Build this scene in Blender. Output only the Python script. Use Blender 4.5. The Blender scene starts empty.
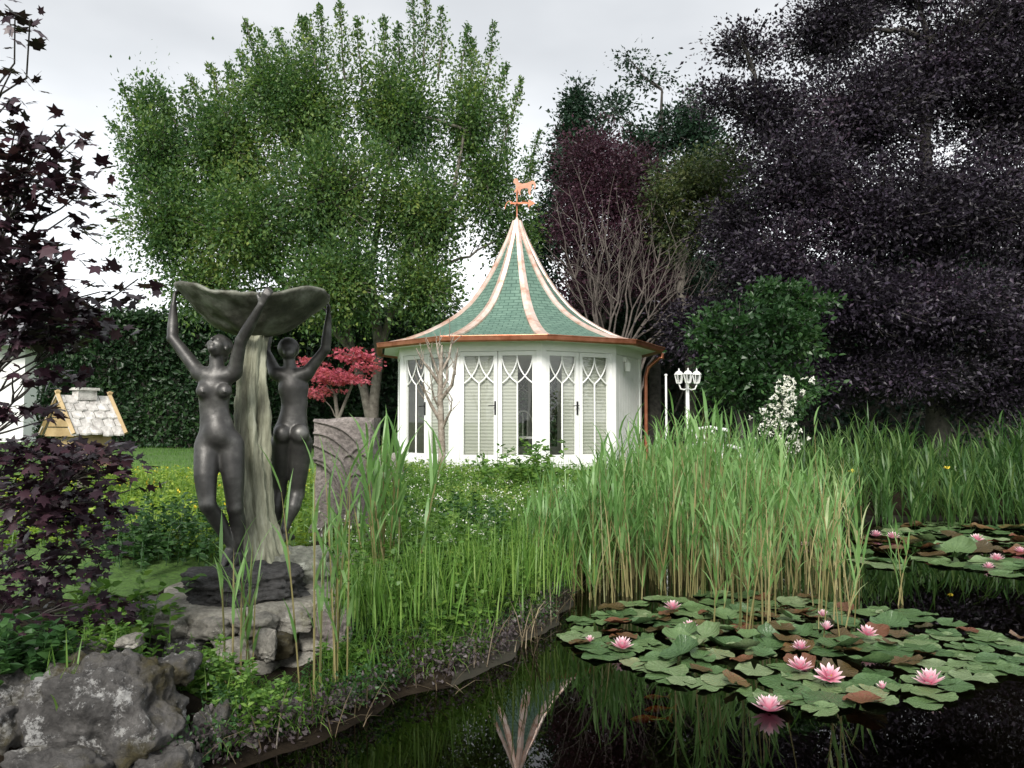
import bpy, math, random
import numpy as np
from mathutils import Vector

rng = np.random.default_rng(11)
random.seed(5)
PI = math.pi
S = bpy.context.scene
COL = S.collection

# ------------------------------------------------------------------ camera
F = 804.0
HC = 1.3
PITCH = math.atan(37 / F)
CAM = np.array([0.0, 0.0, HC])
_fw = np.array([0, math.cos(PITCH), math.sin(PITCH)])
_up = np.array([0, -math.sin(PITCH), math.cos(PITCH)])


def ray(px, py):
    return np.array([1.0, 0, 0]) * ((px - 512) / F) + _up * ((384 - py) / F) + _fw


def at(px, py, Y):
    d = ray(px, py)
    return CAM + d * (Y / d[1])


def on(px, py, z=0.0):
    d = ray(px, py)
    return CAM + d * ((z - HC) / d[2])


cd = bpy.data.cameras.new('camera')
cam = bpy.data.objects.new('camera', cd)
COL.objects.link(cam)
cam.location = CAM
cam.rotation_euler = (PI / 2 + PITCH, 0, 0)
cd.sensor_width = 36
cd.lens = 36 * F / 1024
cd.clip_start = 0.05
cd.clip_end = 2000
S.camera = cam


# ------------------------------------------------------------------ noise
def _hash(i, j, k, seed):
    n = (i * 374761393 + j * 668265263 + k * 2147483647 + seed * 1274126177).astype(np.int64)
    n = (n ^ (n >> 13)) * 1274126177
    n = n & 0x7fffffff
    n = (n ^ (n >> 16)) * 668265263
    return ((n & 0xffffff) / 0xffffff)


def vnoise(p, seed=0):
    p = np.asarray(p, float)
    f = np.floor(p).astype(np.int64)
    t = p - f
    t = t * t * (3 - 2 * t)
    r = 0
    for dx in (0, 1):
        for dy in (0, 1):
            for dz in (0, 1):
                w = (t[..., 0] if dx else 1 - t[..., 0]) * (t[..., 1] if dy else 1 - t[..., 1]) * (t[..., 2] if dz else 1 - t[..., 2])
                r = r + w * _hash(f[..., 0] + dx, f[..., 1] + dy, f[..., 2] + dz, seed)
    return r * 2 - 1


def fbm(p, oct=4, seed=0):
    p = np.asarray(p, float)
    a, s, r = 1.0, 1.0, 0
    for o in range(oct):
        r = r + a * vnoise(p * s, seed + o)
        a *= .5
        s *= 2.03
    return r


# ------------------------------------------------------------------ mesh accumulator
class MB:
    def __init__(self):
        self.v, self.f, self.m, self.n = [], [], [], 0
        self.uv = {}

    def add(self, verts, faces, mat=0):
        verts = np.asarray(verts, float).reshape(-1, 3)
        if isinstance(faces, list) and faces and len({len(x) for x in faces}) > 1:
            by = {}
            for x in faces:
                by.setdefault(len(x), []).append(x)
            for q in by.values():
                self.f.append(np.asarray(q, np.int64) + self.n)
                self.m.append(mat)
        else:
            self.f.append(np.asarray(faces, np.int64) + self.n)
            self.m.append(mat)
        self.v.append(verts)
        self.n += len(verts)

    def empty(self):
        return self.n == 0

    def mesh(self, name, mats, origin=(0, 0, 0), smooth=False):
        me = bpy.data.meshes.new(name)
        V = np.concatenate(self.v) - np.asarray(origin, float)
        me.vertices.add(len(V))
        me.vertices.foreach_set('co', V.astype(np.float32).ravel())
        tot = np.concatenate([np.full(len(f), f.shape[1]) for f in self.f]).astype(np.int32)
        idx = np.concatenate([f.ravel() for f in self.f]).astype(np.int32)
        st = np.concatenate([[0], np.cumsum(tot)[:-1]]).astype(np.int32)
        mi = np.concatenate([np.full(len(f), m) if np.isscalar(m) else m for f, m in zip(self.f, self.m)]).astype(np.int32)
        me.loops.add(len(idx))
        me.loops.foreach_set('vertex_index', idx)
        me.polygons.add(len(tot))
        me.polygons.foreach_set('loop_start', st)
        me.polygons.foreach_set('loop_total', tot)
        me.polygons.foreach_set('material_index', mi)
        me.polygons.foreach_set('use_smooth', np.full(len(tot), bool(smooth)))
        me.update(calc_edges=True)
        me.validate()
        for m in (mats if isinstance(mats, (list, tuple)) else [mats]):
            me.materials.append(m)
        return me

    def build(self, name, mats, parent=None, origin=(0, 0, 0), smooth=False):
        o = bpy.data.objects.new(name, self.mesh(name, mats, origin, smooth))
        COL.objects.link(o)
        if parent is not None:
            o.parent = parent
        else:
            o.location = origin
        return o


def tag(o, label, cat, group=None, kind=None):
    o['label'] = label
    o['category'] = cat
    if group:
        o['group'] = group
    if kind:
        o['kind'] = kind
    return o


def thing(name, label, cat, loc, group=None):
    o = bpy.data.objects.new(name, None)
    COL.objects.link(o)
    o.empty_display_size = .1
    o.location = loc
    return tag(o, label, cat, group)


# ------------------------------------------------------------------ shape helpers
def norm(a):
    a = np.asarray(a, float)
    return a / np.maximum(np.linalg.norm(a, axis=-1, keepdims=True), 1e-9)


def tube(mb, path, rad, sides=6, mat=0, cap=True, rot=0.0):
    P = np.asarray(path, float)
    n = len(P)
    R = np.broadcast_to(np.asarray(rad, float), (n,))
    T = norm(np.gradient(P, axis=0))
    ref = np.array([0, 0, 1.0]) if abs(T[0][2]) < .9 else np.array([0, 1.0, 0])
    U = norm(np.cross(T[0], ref))
    rings = []
    for i in range(n):
        U = norm(U - T[i] * np.dot(U, T[i]))
        W = np.cross(T[i], U)
        a = np.arange(sides) * 2 * PI / sides + rot
        rings.append(P[i] + R[i] * (np.cos(a)[:, None] * U + np.sin(a)[:, None] * W))
    V = np.concatenate(rings)
    i, j = np.meshgrid(np.arange(n - 1), np.arange(sides), indexing='ij')
    j2 = (j + 1) % sides
    q = np.stack([i * sides + j, i * sides + j2, (i + 1) * sides + j2, (i + 1) * sides + j], -1).reshape(-1, 4)
    mb.add(V, q, mat)
    if cap:
        mb.add(rings[0], [list(range(sides))[::-1]], mat)
        mb.add(rings[-1], [list(range(sides))], mat)


def box(mb, O, u, w, z, a0, a1, b0, b1, c0, c1, mat=0):
    O, u, w, z = (np.asarray(x, float) for x in (O, u, w, z))
    V = [O + u * a + w * b + z * c for c in (c0, c1) for b in (b0, b1) for a in (a0, a1)]
    Fc = [[0, 2, 3, 1], [4, 5, 7, 6], [0, 1, 5, 4], [2, 6, 7, 3], [0, 4, 6, 2], [1, 3, 7, 5]]
    mb.add(V, Fc, mat)


EX, EY, EZ = np.eye(3)


def lathe(mb, c, prof, n=24, mat=0, wob=None):
    prof = np.asarray(prof, float)
    a = np.arange(n) * 2 * PI / n
    k = len(prof)
    V = np.zeros((k, n, 3))
    V[..., 0] = prof[:, 0, None] * np.cos(a)
    V[..., 1] = prof[:, 0, None] * np.sin(a)
    V[..., 2] = prof[:, 1, None]
    V += np.asarray(c, float)
    i, j = np.meshgrid(np.arange(k - 1), np.arange(n), indexing='ij')
    j2 = (j + 1) % n
    mb.add(V.reshape(-1, 3), np.stack([i * n + j, i * n + j2, (i + 1) * n + j2, (i + 1) * n + j], -1).reshape(-1, 4), mat)


def ribbons(mb, roots, az, L, W, lean, curve, seg=4, mat=0, twist=0.0, p=2.5, w0=.5):
    roots = np.asarray(roots, float).reshape(-1, 3)
    n = len(roots)
    az, L, W, lean, curve = (np.broadcast_to(np.asarray(x, float), (n,)) for x in (az, L, W, lean, curve))
    t = np.linspace(0, 1, seg + 1)
    tm = (t[1:] + t[:-1]) / 2
    th = lean[:, None] + curve[:, None] * tm[None] ** 1.4
    ds = (L / seg)[:, None]
    h = np.concatenate([np.zeros((n, 1)), np.cumsum(np.sin(th) * ds, 1)], 1)
    v = np.concatenate([np.zeros((n, 1)), np.cumsum(np.cos(th) * ds, 1)], 1)
    P = np.repeat(roots[:, None], seg + 1, 1)
    P[..., 0] += h * np.cos(az)[:, None]
    P[..., 1] += h * np.sin(az)[:, None]
    P[..., 2] += v
    a2 = az + twist
    side = np.stack([-np.sin(a2), np.cos(a2), np.zeros(n)], -1)
    w = W[:, None] * np.minimum(1, w0 + 3 * t)[None] * (1 - t[None] ** p)
    w[:, -1] = W * .04
    V = np.stack([P - side[:, None] * w[..., None] / 2, P + side[:, None] * w[..., None] / 2], 2)
    base = np.arange(n)[:, None] * (seg + 1) * 2 + np.arange(seg)[None] * 2
    q = np.stack([base, base + 1, base + 3, base + 2], -1).reshape(-1, 4)
    mb.add(V.reshape(-1, 3), q, mat)
    return P


T_LEAF = np.array([[0, 0, 0], [.35, .28, .06], [1, 0, -.05], [.35, -.28, .06]])
T_LEAF6 = np.array([[0, 0, 0], [.3, .26, .05], [.68, .2, .04], [1, 0, -.08], [.68, -.2, .04], [.3, -.26, .05]])
_pa = []
for _k, (_an, _r) in enumerate([(-150, .42), (-118, .3), (-95, .66), (-72, .46), (-50, .9), (-25, .56), (0, 1.05), (25, .56), (50, .9), (72, .46), (95, .66), (118, .3), (150, .42)]):
    _pa.append([_r * math.cos(math.radians(_an)) * .6 + .1, _r * math.sin(math.radians(_an)) * .6, -.09 * _r])
T_PALM = np.array([[-.12, 0, 0]] + _pa)


def leaves(mb, pos, axis, nrm, size, tpl=T_LEAF, mat=0):
    pos = np.asarray(pos, float)
    n = len(pos)
    a = norm(axis)
    nr = norm(nrm - a * np.sum(nrm * a, -1, keepdims=True))
    b = np.cross(nr, a)
    s = np.broadcast_to(np.asarray(size, float), (n,))[:, None, None]
    V = pos[:, None] + s * (tpl[None, :, 0, None] * a[:, None] + tpl[None, :, 1, None] * b[:, None] + tpl[None, :, 2, None] * nr[:, None])
    k = len(tpl)
    fidx = np.arange(n)[:, None] * k + np.arange(k)[None]
    mb.add(V.reshape(-1, 3), fidx, mat)


def rdir(n, up=0.0):
    d = rng.normal(size=(n, 3))
    d = norm(d)
    d[:, 2] += up
    return norm(d)


def limb(mb, a, b, r0, r1, n=7, wob=.08, sides=6, mat=0, sag=0.0):
    a, b = np.asarray(a, float), np.asarray(b, float)
    t = np.linspace(0, 1, n)[:, None]
    L = np.linalg.norm(b - a)
    P = a + (b - a) * t
    off = rng.normal(size=(n, 3)) * wob * L * .35
    off[0] = off[-1] = 0
    off = (off + np.roll(off, 1, 0) + np.roll(off, -1, 0)) / 2.2
    off[0] = off[-1] = 0
    P = P + off
    P[:, 2] += (np.sin(t[:, 0] * PI)) * sag * L
    tube(mb, P, r0 + (r1 - r0) * t[:, 0] ** .8, sides, mat)
    return P


def clumpcrown(mb, tw, blobs, ncl, nlv, cr, ls, up=.6, tpl=T_LEAF, shell=.45, twigs=.25, flat=.6, mat=0, twr=.012, droop=0.0, clip=None):
    """leaf clumps through the volume of several uneven ellipsoids; blobs: (centre, radii, weight)"""
    tot = sum(w for _, _, w in blobs)
    for bi, (c, r, w) in enumerate(blobs):
        n = max(3, int(ncl * w / tot))
        d = rdir(n)
        u = rng.random(n) ** shell
        k = 0.86 + .42 * vnoise(d * 2.3 + bi * 7.1 + 3)
        cc = np.asarray(c) + d * np.asarray(r) * (u * k)[:, None]
        sz = cr * (.6 + .8 * rng.random(n))
        m = rng.poisson(nlv, n) + 3
        ci = np.repeat(np.arange(n), m)
        off = rng.normal(size=(len(ci), 3)) * .5
        off[:, 2] *= flat
        pos = cc[ci] + off * sz[ci][:, None]
        outw = norm(pos - cc[ci] + d[ci] * .25 + 1e-6)
        ax = norm(outw + rng.normal(size=pos.shape) * .6 + np.array([0, 0, -droop]))
        nr = rdir(len(ci), up)
        nr = norm(nr + d[ci] * .3)
        leaves(mb, pos, ax, nr, ls * (.45 + 1.05 * rng.random(len(ci)) ** 1.3), tpl, mat)
        if tw is not None:
            sel = np.nonzero(rng.random(n) < twigs)[0]
            for i in sel:
                s = np.asarray(c) + (cc[i] - np.asarray(c)) * .12
                limb(tw, s, cc[i], twr * 1.6, twr * .4, 5, .12, 4)


# ------------------------------------------------------------------ materials
def mat_base(name):
    m = bpy.data.materials.new(name)
    m.use_nodes = True
    nt = m.node_tree
    nt.nodes.clear()
    out = nt.nodes.new('ShaderNodeOutputMaterial')
    return m, nt, out


def N(nt, t, **kw):
    n = nt.nodes.new(t)
    for k, v in kw.items():
        if k in n.inputs:
            n.inputs[k].default_value = v
        else:
            setattr(n, k, v)
    return n


def L(nt, a, b):
    nt.links.new(a, b)


def ramp(nt, stops, interp='LINEAR'):
    r = nt.nodes.new('ShaderNodeValToRGB')
    r.color_ramp.interpolation = interp
    el = r.color_ramp.elements
    while len(el) < len(stops):
        el.new(.5)
    for e, (p, c) in zip(el, stops):
        e.position = p
        e.color = (*c, 1) if len(c) == 3 else c
    return r


def surf(name, stops, rough=.6, scale=4.0, detail=6, bump=0.0, bscale=None, metal=0.0, spec=.4, coord='Object', dist=.02):
    """noise-mottled surface"""
    m, nt, out = mat_base(name)
    tc = N(nt, 'ShaderNodeTexCoord')
    nz = N(nt, 'ShaderNodeTexNoise', Scale=scale, Detail=detail, Roughness=.6)
    L(nt, tc.outputs[coord], nz.inputs['Vector'])
    r = ramp(nt, stops)
    L(nt, nz.outputs['Fac'], r.inputs['Fac'])
    b = N(nt, 'ShaderNodeBsdfPrincipled', Roughness=rough, Metallic=metal)
    b.inputs['Specular IOR Level'].default_value = spec
    L(nt, r.outputs['Color'], b.inputs['Base Color'])
    if bump:
        n2 = N(nt, 'ShaderNodeTexNoise', Scale=bscale or scale * 4, Detail=8, Roughness=.65)
        L(nt, tc.outputs[coord], n2.inputs['Vector'])
        bp = N(nt, 'ShaderNodeBump', Strength=bump, Distance=dist)
        L(nt, n2.outputs['Fac'], bp.inputs['Height'])
        L(nt, bp.outputs['Normal'], b.inputs['Normal'])
    L(nt, b.outputs[0], out.inputs['Surface'])
    return m


def leafm(name, stops, transl=.3, rough=.45, spec=.35, tmul=1.6, nscale=.6):
    """foliage: every leaf takes its own tint; light comes partly through"""
    m, nt, out = mat_base(name)
    g = N(nt, 'ShaderNodeNewGeometry')
    tc = N(nt, 'ShaderNodeTexCoord')
    nz = N(nt, 'ShaderNodeTexNoise', Scale=nscale, Detail=3)
    L(nt, tc.outputs['Object'], nz.inputs['Vector'])
    mx = N(nt, 'ShaderNodeMath', operation='MULTIPLY_ADD')
    L(nt, g.outputs['Random Per Island'], mx.inputs[0])
    mx.inputs[1].default_value = .65
    sh = N(nt, 'ShaderNodeMath', operation='MULTIPLY_ADD')
    L(nt, nz.outputs['Fac'], sh.inputs[0])
    sh.inputs[1].default_value = 1.2
    sh.inputs[2].default_value = -.42
    L(nt, sh.outputs[0], mx.inputs[2])
    r = ramp(nt, stops)
    L(nt, mx.outputs[0], r.inputs['Fac'])
    b = N(nt, 'ShaderNodeBsdfPrincipled', Roughness=rough)
    b.inputs['Specular IOR Level'].default_value = spec
    L(nt, r.outputs['Color'], b.inputs['Base Color'])
    t = N(nt, 'ShaderNodeBsdfTranslucent')
    mm = N(nt, 'ShaderNodeVectorMath', operation='MULTIPLY')
    mm.inputs[1].default_value = (tmul, tmul * 1.05, tmul * .7)
    L(nt, r.outputs['Color'], mm.inputs[0])
    L(nt, mm.outputs[0], t.inputs['Color'])
    ms = N(nt, 'ShaderNodeMixShader', Fac=transl)
    L(nt, b.outputs[0], ms.inputs[1])
    L(nt, t.outputs[0], ms.inputs[2])
    L(nt, ms.outputs[0], out.inputs['Surface'])
    return m


M = {}
M['bark'] = surf('bark', [(.3, (.07, .06, .05)), (.7, (.22, .2, .17))], .9, 9, 8, .6, 22)
M['bark_pale'] = surf('pale_bark', [(.3, (.16, .15, .13)), (.7, (.38, .36, .31))], .9, 7, 8, .6, 22)
M['bark_dark'] = surf('dark_bark', [(.3, (.03, .027, .025)), (.7, (.1, .09, .08))], .9, 9, 8, .6, 22)
M['bark_shrub'] = surf('shrub_bark', [(.3, (.05, .042, .038)), (.7, (.14, .12, .105))], .9, 9, 8, .4, 22)
M['bark_bare'] = surf('bare_bark', [(.3, (.14, .11, .085)), (.5, (.26, .22, .18)), (.7, (.42, .38, .33))], .9, 16, 8, .8, 40)
M['leaf_green'] = leafm('hornbeam_leaf', [(0, (.022, .058, .024)), (.4, (.056, .118, .036)), (.75, (.11, .18, .045)), (1, (.2, .24, .06))], .35)
M['leaf_hedge'] = leafm('hedge_leaf', [(0, (.006, .018, .007)), (.5, (.014, .038, .014)), (1, (.035, .075, .022))], .15)
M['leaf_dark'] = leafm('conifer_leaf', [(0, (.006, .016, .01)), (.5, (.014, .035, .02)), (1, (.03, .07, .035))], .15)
M['leaf_plum'] = leafm('plum_leaf', [(0, (.014, .006, .012)), (.5, (.045, .018, .032)), (1, (.09, .038, .06))], .3)
M['leaf_beech'] = leafm('beech_leaf', [(0, (.006, .005, .008)), (.5, (.016, .012, .02)), (.8, (.036, .027, .046)), (1, (.075, .05, .075))], .14, .45, .35)
M['leaf_yellow'] = leafm('yellowing_leaf', [(0, (.02, .035, .016)), (.5, (.05, .075, .03)), (1, (.12, .13, .045))], .3)
M['leaf_laurel'] = leafm('laurel_leaf', [(0, (.01, .03, .01)), (.5, (.024, .064, .02)), (1, (.06, .125, .035))], .3, .38, .4)
M['leaf_red'] = leafm('red_maple_leaf', [(0, (.18, .03, .055)), (.5, (.42, .085, .13)), (1, (.62, .2, .24))], .4)
M['leaf_maple'] = leafm('purple_maple_leaf', [(0, (.011, .005, .009)), (.5, (.024, .011, .018)), (.85, (.06, .026, .036)), (1, (.13, .045, .035))], .16, .42, .4)
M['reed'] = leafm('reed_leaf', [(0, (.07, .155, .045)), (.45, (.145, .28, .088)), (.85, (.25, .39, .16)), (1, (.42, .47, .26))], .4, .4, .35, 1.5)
M['reed_shaded'] = leafm('shaded_reed_leaf', [(0, (.02, .055, .016)), (.5, (.05, .115, .03)), (1, (.13, .2, .06))], .35)  # darker copy of the reed leaf: the beech's shade is put into its colour
M['reed_stem'] = leafm('reed_stem', [(0, (.08, .1, .03)), (.5, (.19, .17, .07)), (1, (.36, .31, .16))], .1, .5)
M['grass'] = leafm('grass_blade', [(0, (.05, .12, .022)), (.5, (.13, .25, .052)), (.85, (.23, .34, .085)), (1, (.4, .4, .19))], .4, .45, .3, 1.5)
M['lawn_blade'] = leafm('lawn_blade', [(0, (.05, .12, .02)), (.5, (.085, .19, .03)), (1, (.14, .25, .045))], .35)
M['herb'] = leafm('herb_leaf', [(0, (.035, .085, .016)), (.5, (.09, .19, .035)), (.9, (.18, .28, .055)), (1, (.3, .36, .09))], .35)
M['herb_dark'] = leafm('dark_herb_leaf', [(0, (.012, .04, .012)), (.5, (.03, .08, .022)), (1, (.07, .15, .04))], .25)
M['herb_yellow'] = leafm('meadow_leaf', [(0, (.06, .12, .018)), (.5, (.16, .26, .035)), (1, (.34, .42, .07))], .35)
M['purple_herb'] = leafm('purple_creeper', [(0, (.018, .014, .014)), (.45, (.05, .038, .042)), (.75, (.09, .075, .075)), (1, (.06, .11, .035))], .15)
M['straw'] = leafm('dry_stem', [(0, (.06, .045, .03)), (.6, (.14, .11, .07)), (1, (.34, .28, .18))], .1)
M['white_petal'] = leafm('white_petal', [(0, (.7, .7, .64)), (1, (.85, .85, .8))], .25, .5, .3, 1)
M['yellow_petal'] = leafm('yellow_petal', [(0, (.6, .45, .03)), (1, (.8, .65, .08))], .25, .5, .3, 1)
M['white'] = surf('white_paint', [(.22, (.6, .61, .57)), (.36, (.76, .77, .75)), (.7, (.84, .84, .83))], .45, 3.5, 9, .06, 40)
M['blind'] = leafm('blind_cloth', [(0, (.52, .52, .48)), (1, (.6, .6, .56))], .35, .8, .1, 1)
M['lining'] = surf('grey_lining', [(.3, (.78, .78, .75)), (.7, (.84, .84, .8))], .6, 2.5, 5, .05, 40)
M['wood_floor'] = surf('floor_board', [(.3, (.6, .58, .53)), (.7, (.7, .67, .62))], .5, 3)
M['dark_metal'] = surf('dark_metal', [(.3, (.03, .03, .032)), (.7, (.06, .06, .06))], .4, 8, 4, 0, None, .8)
M['copper'] = surf('copper', [(.3, (.56, .3, .21)), (.5, (.8, .6, .51)), (.7, (.88, .76, .7))], .38, 5, 7, .15, 9, .55)
M['copper_dark'] = surf('aged_copper', [(.3, (.3, .1, .05)), (.7, (.5, .21, .13))], .4, 5, 5, .1, 12, .8)
M['bronze'] = surf('bronze', [(.3, (.034, .033, .032)), (.52, (.07, .068, .065)), (.72, (.16, .157, .148))], .46, 7, 8, .22, 45, .55, .5, dist=.006)
M['verdigris'] = surf('weathered_bronze', [(.32, (.025, .025, .022)), (.5, (.085, .085, .066)), (.66, (.22, .23, .19))], .6, 6, 8, .5, 26, .2, .4, dist=.01)
M['fish'] = surf('fish_skin', [(.3, (.55, .1, .02)), (.7, (.75, .2, .05))], .3, 9)
M['lamp_white'] = surf('lamp_paint', [(.3, (.7, .7, .69)), (.7, (.8, .8, .79))], .4, 6)
M['shake'] = surf('weathered_shake', [(.3, (.3, .28, .26)), (.5, (.5, .48, .45)), (.7, (.72, .7, .66))], .8, 14, 7, .4, 30)
M['pine'] = surf('pine_board', [(.3, (.26, .18, .08)), (.7, (.44, .33, .17))], .6, 6, 7, .2, 30)
M['house_wall'] = surf('house_render', [(.3, (.68, .69, .69)), (.7, (.78, .78, .77))], .8, 2, 5)
M['soil'] = surf('bank_soil', [(.3, (.006, .005, .004)), (.55, (.017, .013, .009)), (.75, (.045, .037, .026))], 1.0, 3, 10, .8, 18, spec=.05)
M['pond_bed'] = surf('pond_mud', [(.3, (.01, .01, .006)), (.7, (.03, .026, .016))], .9, 3)


def lawn_mat():
    m, nt, out = mat_base('lawn')
    tc = N(nt, 'ShaderNodeTexCoord')
    a = N(nt, 'ShaderNodeTexNoise', Scale=.45, Detail=5)
    b = N(nt, 'ShaderNodeTexNoise', Scale=30, Detail=6, Roughness=.7)
    L(nt, tc.outputs['Object'], a.inputs['Vector'])
    L(nt, tc.outputs['Object'], b.inputs['Vector'])
    r1 = ramp(nt, [(.3, (.05, .115, .022)), (.7, (.095, .19, .035))])
    r2 = ramp(nt, [(.3, (.45, .45, .45)), (.7, (1.25, 1.25, 1.1))])
    L(nt, a.outputs['Fac'], r1.inputs['Fac'])
    L(nt, b.outputs['Fac'], r2.inputs['Fac'])
    mu = N(nt, 'ShaderNodeVectorMath', operation='MULTIPLY')
    L(nt, r1.outputs[0], mu.inputs[0])
    L(nt, r2.outputs[0], mu.inputs[1])
    p = N(nt, 'ShaderNodeBsdfPrincipled', Roughness=.9)
    L(nt, mu.outputs[0], p.inputs['Base Color'])
    bp = N(nt, 'ShaderNodeBump', Strength=.9, Distance=.03)
    L(nt, b.outputs['Fac'], bp.inputs['Height'])
    L(nt, bp.outputs[0], p.inputs['Normal'])
    L(nt, p.outputs[0], out.inputs['Surface'])
    return m


M['lawn'] = lawn_mat()


def rock_mat(name, base, lichen=.5, moss=.4, white=(.62, .62, .58), mossc=(.09, .05, .015)):
    m, nt, out = mat_base(name)
    tc = N(nt, 'ShaderNodeTexCoord')
    co = tc.outputs['Object']

    def nz(sc, det=8, ro=.62):
        n = N(nt, 'ShaderNodeTexNoise', Scale=sc, Detail=det, Roughness=ro)
        L(nt, co, n.inputs['Vector'])
        return n
    a = nz(3.2, 9, .7)
    r = ramp(nt, [(.28, tuple(x * .35 for x in base)), (.5, base), (.72, tuple(min(.6, x * 1.7) for x in base))])
    L(nt, a.outputs['Fac'], r.inputs['Fac'])
    l1 = nz(8, 14, .8)
    lr = ramp(nt, [(.67 - .2 * lichen, (0, 0, 0)), (.71 - .2 * lichen, (1, 1, 1))])
    L(nt, l1.outputs['Fac'], lr.inputs['Fac'])
    mx = N(nt, 'ShaderNodeMixRGB')
    mx.inputs['Color2'].default_value = (*white, 1)
    L(nt, lr.outputs[0], mx.inputs['Fac'])
    L(nt, r.outputs[0], mx.inputs['Color1'])
    l2 = nz(2.1, 7, .6)
    mr = ramp(nt, [(.68 - .25 * moss, (0, 0, 0)), (.75 - .25 * moss, (.9, .9, .9))])
    L(nt, l2.outputs['Fac'], mr.inputs['Fac'])
    m2 = N(nt, 'ShaderNodeMixRGB')
    m2.inputs['Color2'].default_value = (*mossc, 1)
    L(nt, mr.outputs[0], m2.inputs['Fac'])
    L(nt, mx.outputs[0], m2.inputs['Color1'])
    fine = nz(34, 9, .7)
    fr = ramp(nt, [(.3, (.5, .5, .5)), (.7, (1.3, 1.3, 1.3))])
    L(nt, fine.outputs['Fac'], fr.inputs['Fac'])
    mu = N(nt, 'ShaderNodeVectorMath', operation='MULTIPLY')
    L(nt, m2.outputs[0], mu.inputs[0])
    L(nt, fr.outputs[0], mu.inputs[1])
    p = N(nt, 'ShaderNodeBsdfPrincipled', Roughness=.85)
    p.inputs['Specular IOR Level'].default_value = .25
    L(nt, mu.outputs[0], p.inputs['Base Color'])
    bp = N(nt, 'ShaderNodeBump', Strength=1.0, Distance=.03)
    ad = N(nt, 'ShaderNodeMath', operation='ADD')
    L(nt, fine.outputs['Fac'], ad.inputs[0])
    L(nt, l1.outputs['Fac'], ad.inputs[1])
    L(nt, ad.outputs[0], bp.inputs['Height'])
    L(nt, bp.outputs[0], p.inputs['Normal'])
    L(nt, p.outputs[0], out.inputs['Surface'])
    return m


M['boulder'] = rock_mat('lichen_boulder', (.125, .12, .115), .7, .8, (.44, .44, .43), (.055, .046, .017))
M['stone'] = rock_mat('pale_stone', (.3, .285, .25), .5, .35, (.56, .55, .5), (.1, .1, .045))
M['dark_rock'] = rock_mat('dark_bronze_rock', (.085, .083, .082), .3, .0, (.32, .32, .31))  # lighter tone and pale lichen flecks stand in for highlights on the dark rock
M['pale_base'] = rock_mat('pale_green_base', (.3, .31, .26), .5, .1, (.55, .57, .5), (.12, .13, .06))
M['granite'] = rock_mat('red_grey_granite', (.25, .22, .205), .12, .1, (.38, .35, .33), (.13, .115, .09))
M['trunk_patina'] = None


def patina():
    m, nt, out = mat_base('olive_patina')
    tc = N(nt, 'ShaderNodeTexCoord')
    mp = N(nt, 'ShaderNodeMapping')
    mp.inputs['Scale'].default_value = (13, 13, 2.2)
    L(nt, tc.outputs['Object'], mp.inputs['Vector'])
    a = N(nt, 'ShaderNodeTexNoise', Scale=1, Detail=8, Roughness=.65)
    L(nt, mp.outputs[0], a.inputs['Vector'])
    r = ramp(nt, [(.32, (.035, .034, .022)), (.45, (.16, .16, .11)), (.6, (.34, .345, .25)), (.75, (.58, .58, .48))])
    L(nt, a.outputs['Fac'], r.inputs['Fac'])
    p = N(nt, 'ShaderNodeBsdfPrincipled', Roughness=.6)
    L(nt, r.outputs[0], p.inputs['Base Color'])
    bp = N(nt, 'ShaderNodeBump', Strength=.6, Distance=.015)
    L(nt, a.outputs['Fac'], bp.inputs['Height'])
    L(nt, bp.outputs[0], p.inputs['Normal'])
    L(nt, p.outputs[0], out.inputs['Surface'])
    return m


M['trunk_patina'] = patina()


def shingle_mat():
    m, nt, out = mat_base('green_shingle')
    uv = N(nt, 'ShaderNodeUVMap')
    br = N(nt, 'ShaderNodeTexBrick')
    br.offset = .5
    br.inputs['Color1'].default_value = (.095, .165, .132, 1)
    br.inputs['Color2'].default_value = (.125, .205, .165, 1)
    br.inputs['Mortar'].default_value = (.05, .1, .078, 1)
    br.inputs['Scale'].default_value = 1
    br.inputs['Mortar Size'].default_value = .008
    br.inputs['Mortar Smooth'].default_value = .3
    br.inputs['Brick Width'].default_value = .17
    br.inputs['Row Height'].default_value = .085
    L(nt, uv.outputs[0], br.inputs['Vector'])
    nz = N(nt, 'ShaderNodeTexNoise', Scale=3, Detail=8, Roughness=.7)
    L(nt, uv.outputs[0], nz.inputs['Vector'])
    r = ramp(nt, [(.3, (.75, .78, .78)), (.7, (1.2, 1.18, 1.15))])
    L(nt, nz.outputs['Fac'], r.inputs['Fac'])
    mu = N(nt, 'ShaderNodeVectorMath', operation='MULTIPLY')
    L(nt, br.outputs['Color'], mu.inputs[0])
    L(nt, r.outputs[0], mu.inputs[1])
    p = N(nt, 'ShaderNodeBsdfPrincipled', Roughness=.75)
    p.inputs['Specular IOR Level'].default_value = .3
    L(nt, mu.outputs[0], p.inputs['Base Color'])
    iv = N(nt, 'ShaderNodeMath', operation='SUBTRACT')
    iv.inputs[0].default_value = 1
    L(nt, br.outputs['Fac'], iv.inputs[1])
    bp = N(nt, 'ShaderNodeBump', Strength=.7, Distance=.012)
    L(nt, iv.outputs[0], bp.inputs['Height'])
    L(nt, bp.outputs[0], p.inputs['Normal'])
    L(nt, p.outputs[0], out.inputs['Surface'])
    return m


M['shingle'] = shingle_mat()


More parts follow.
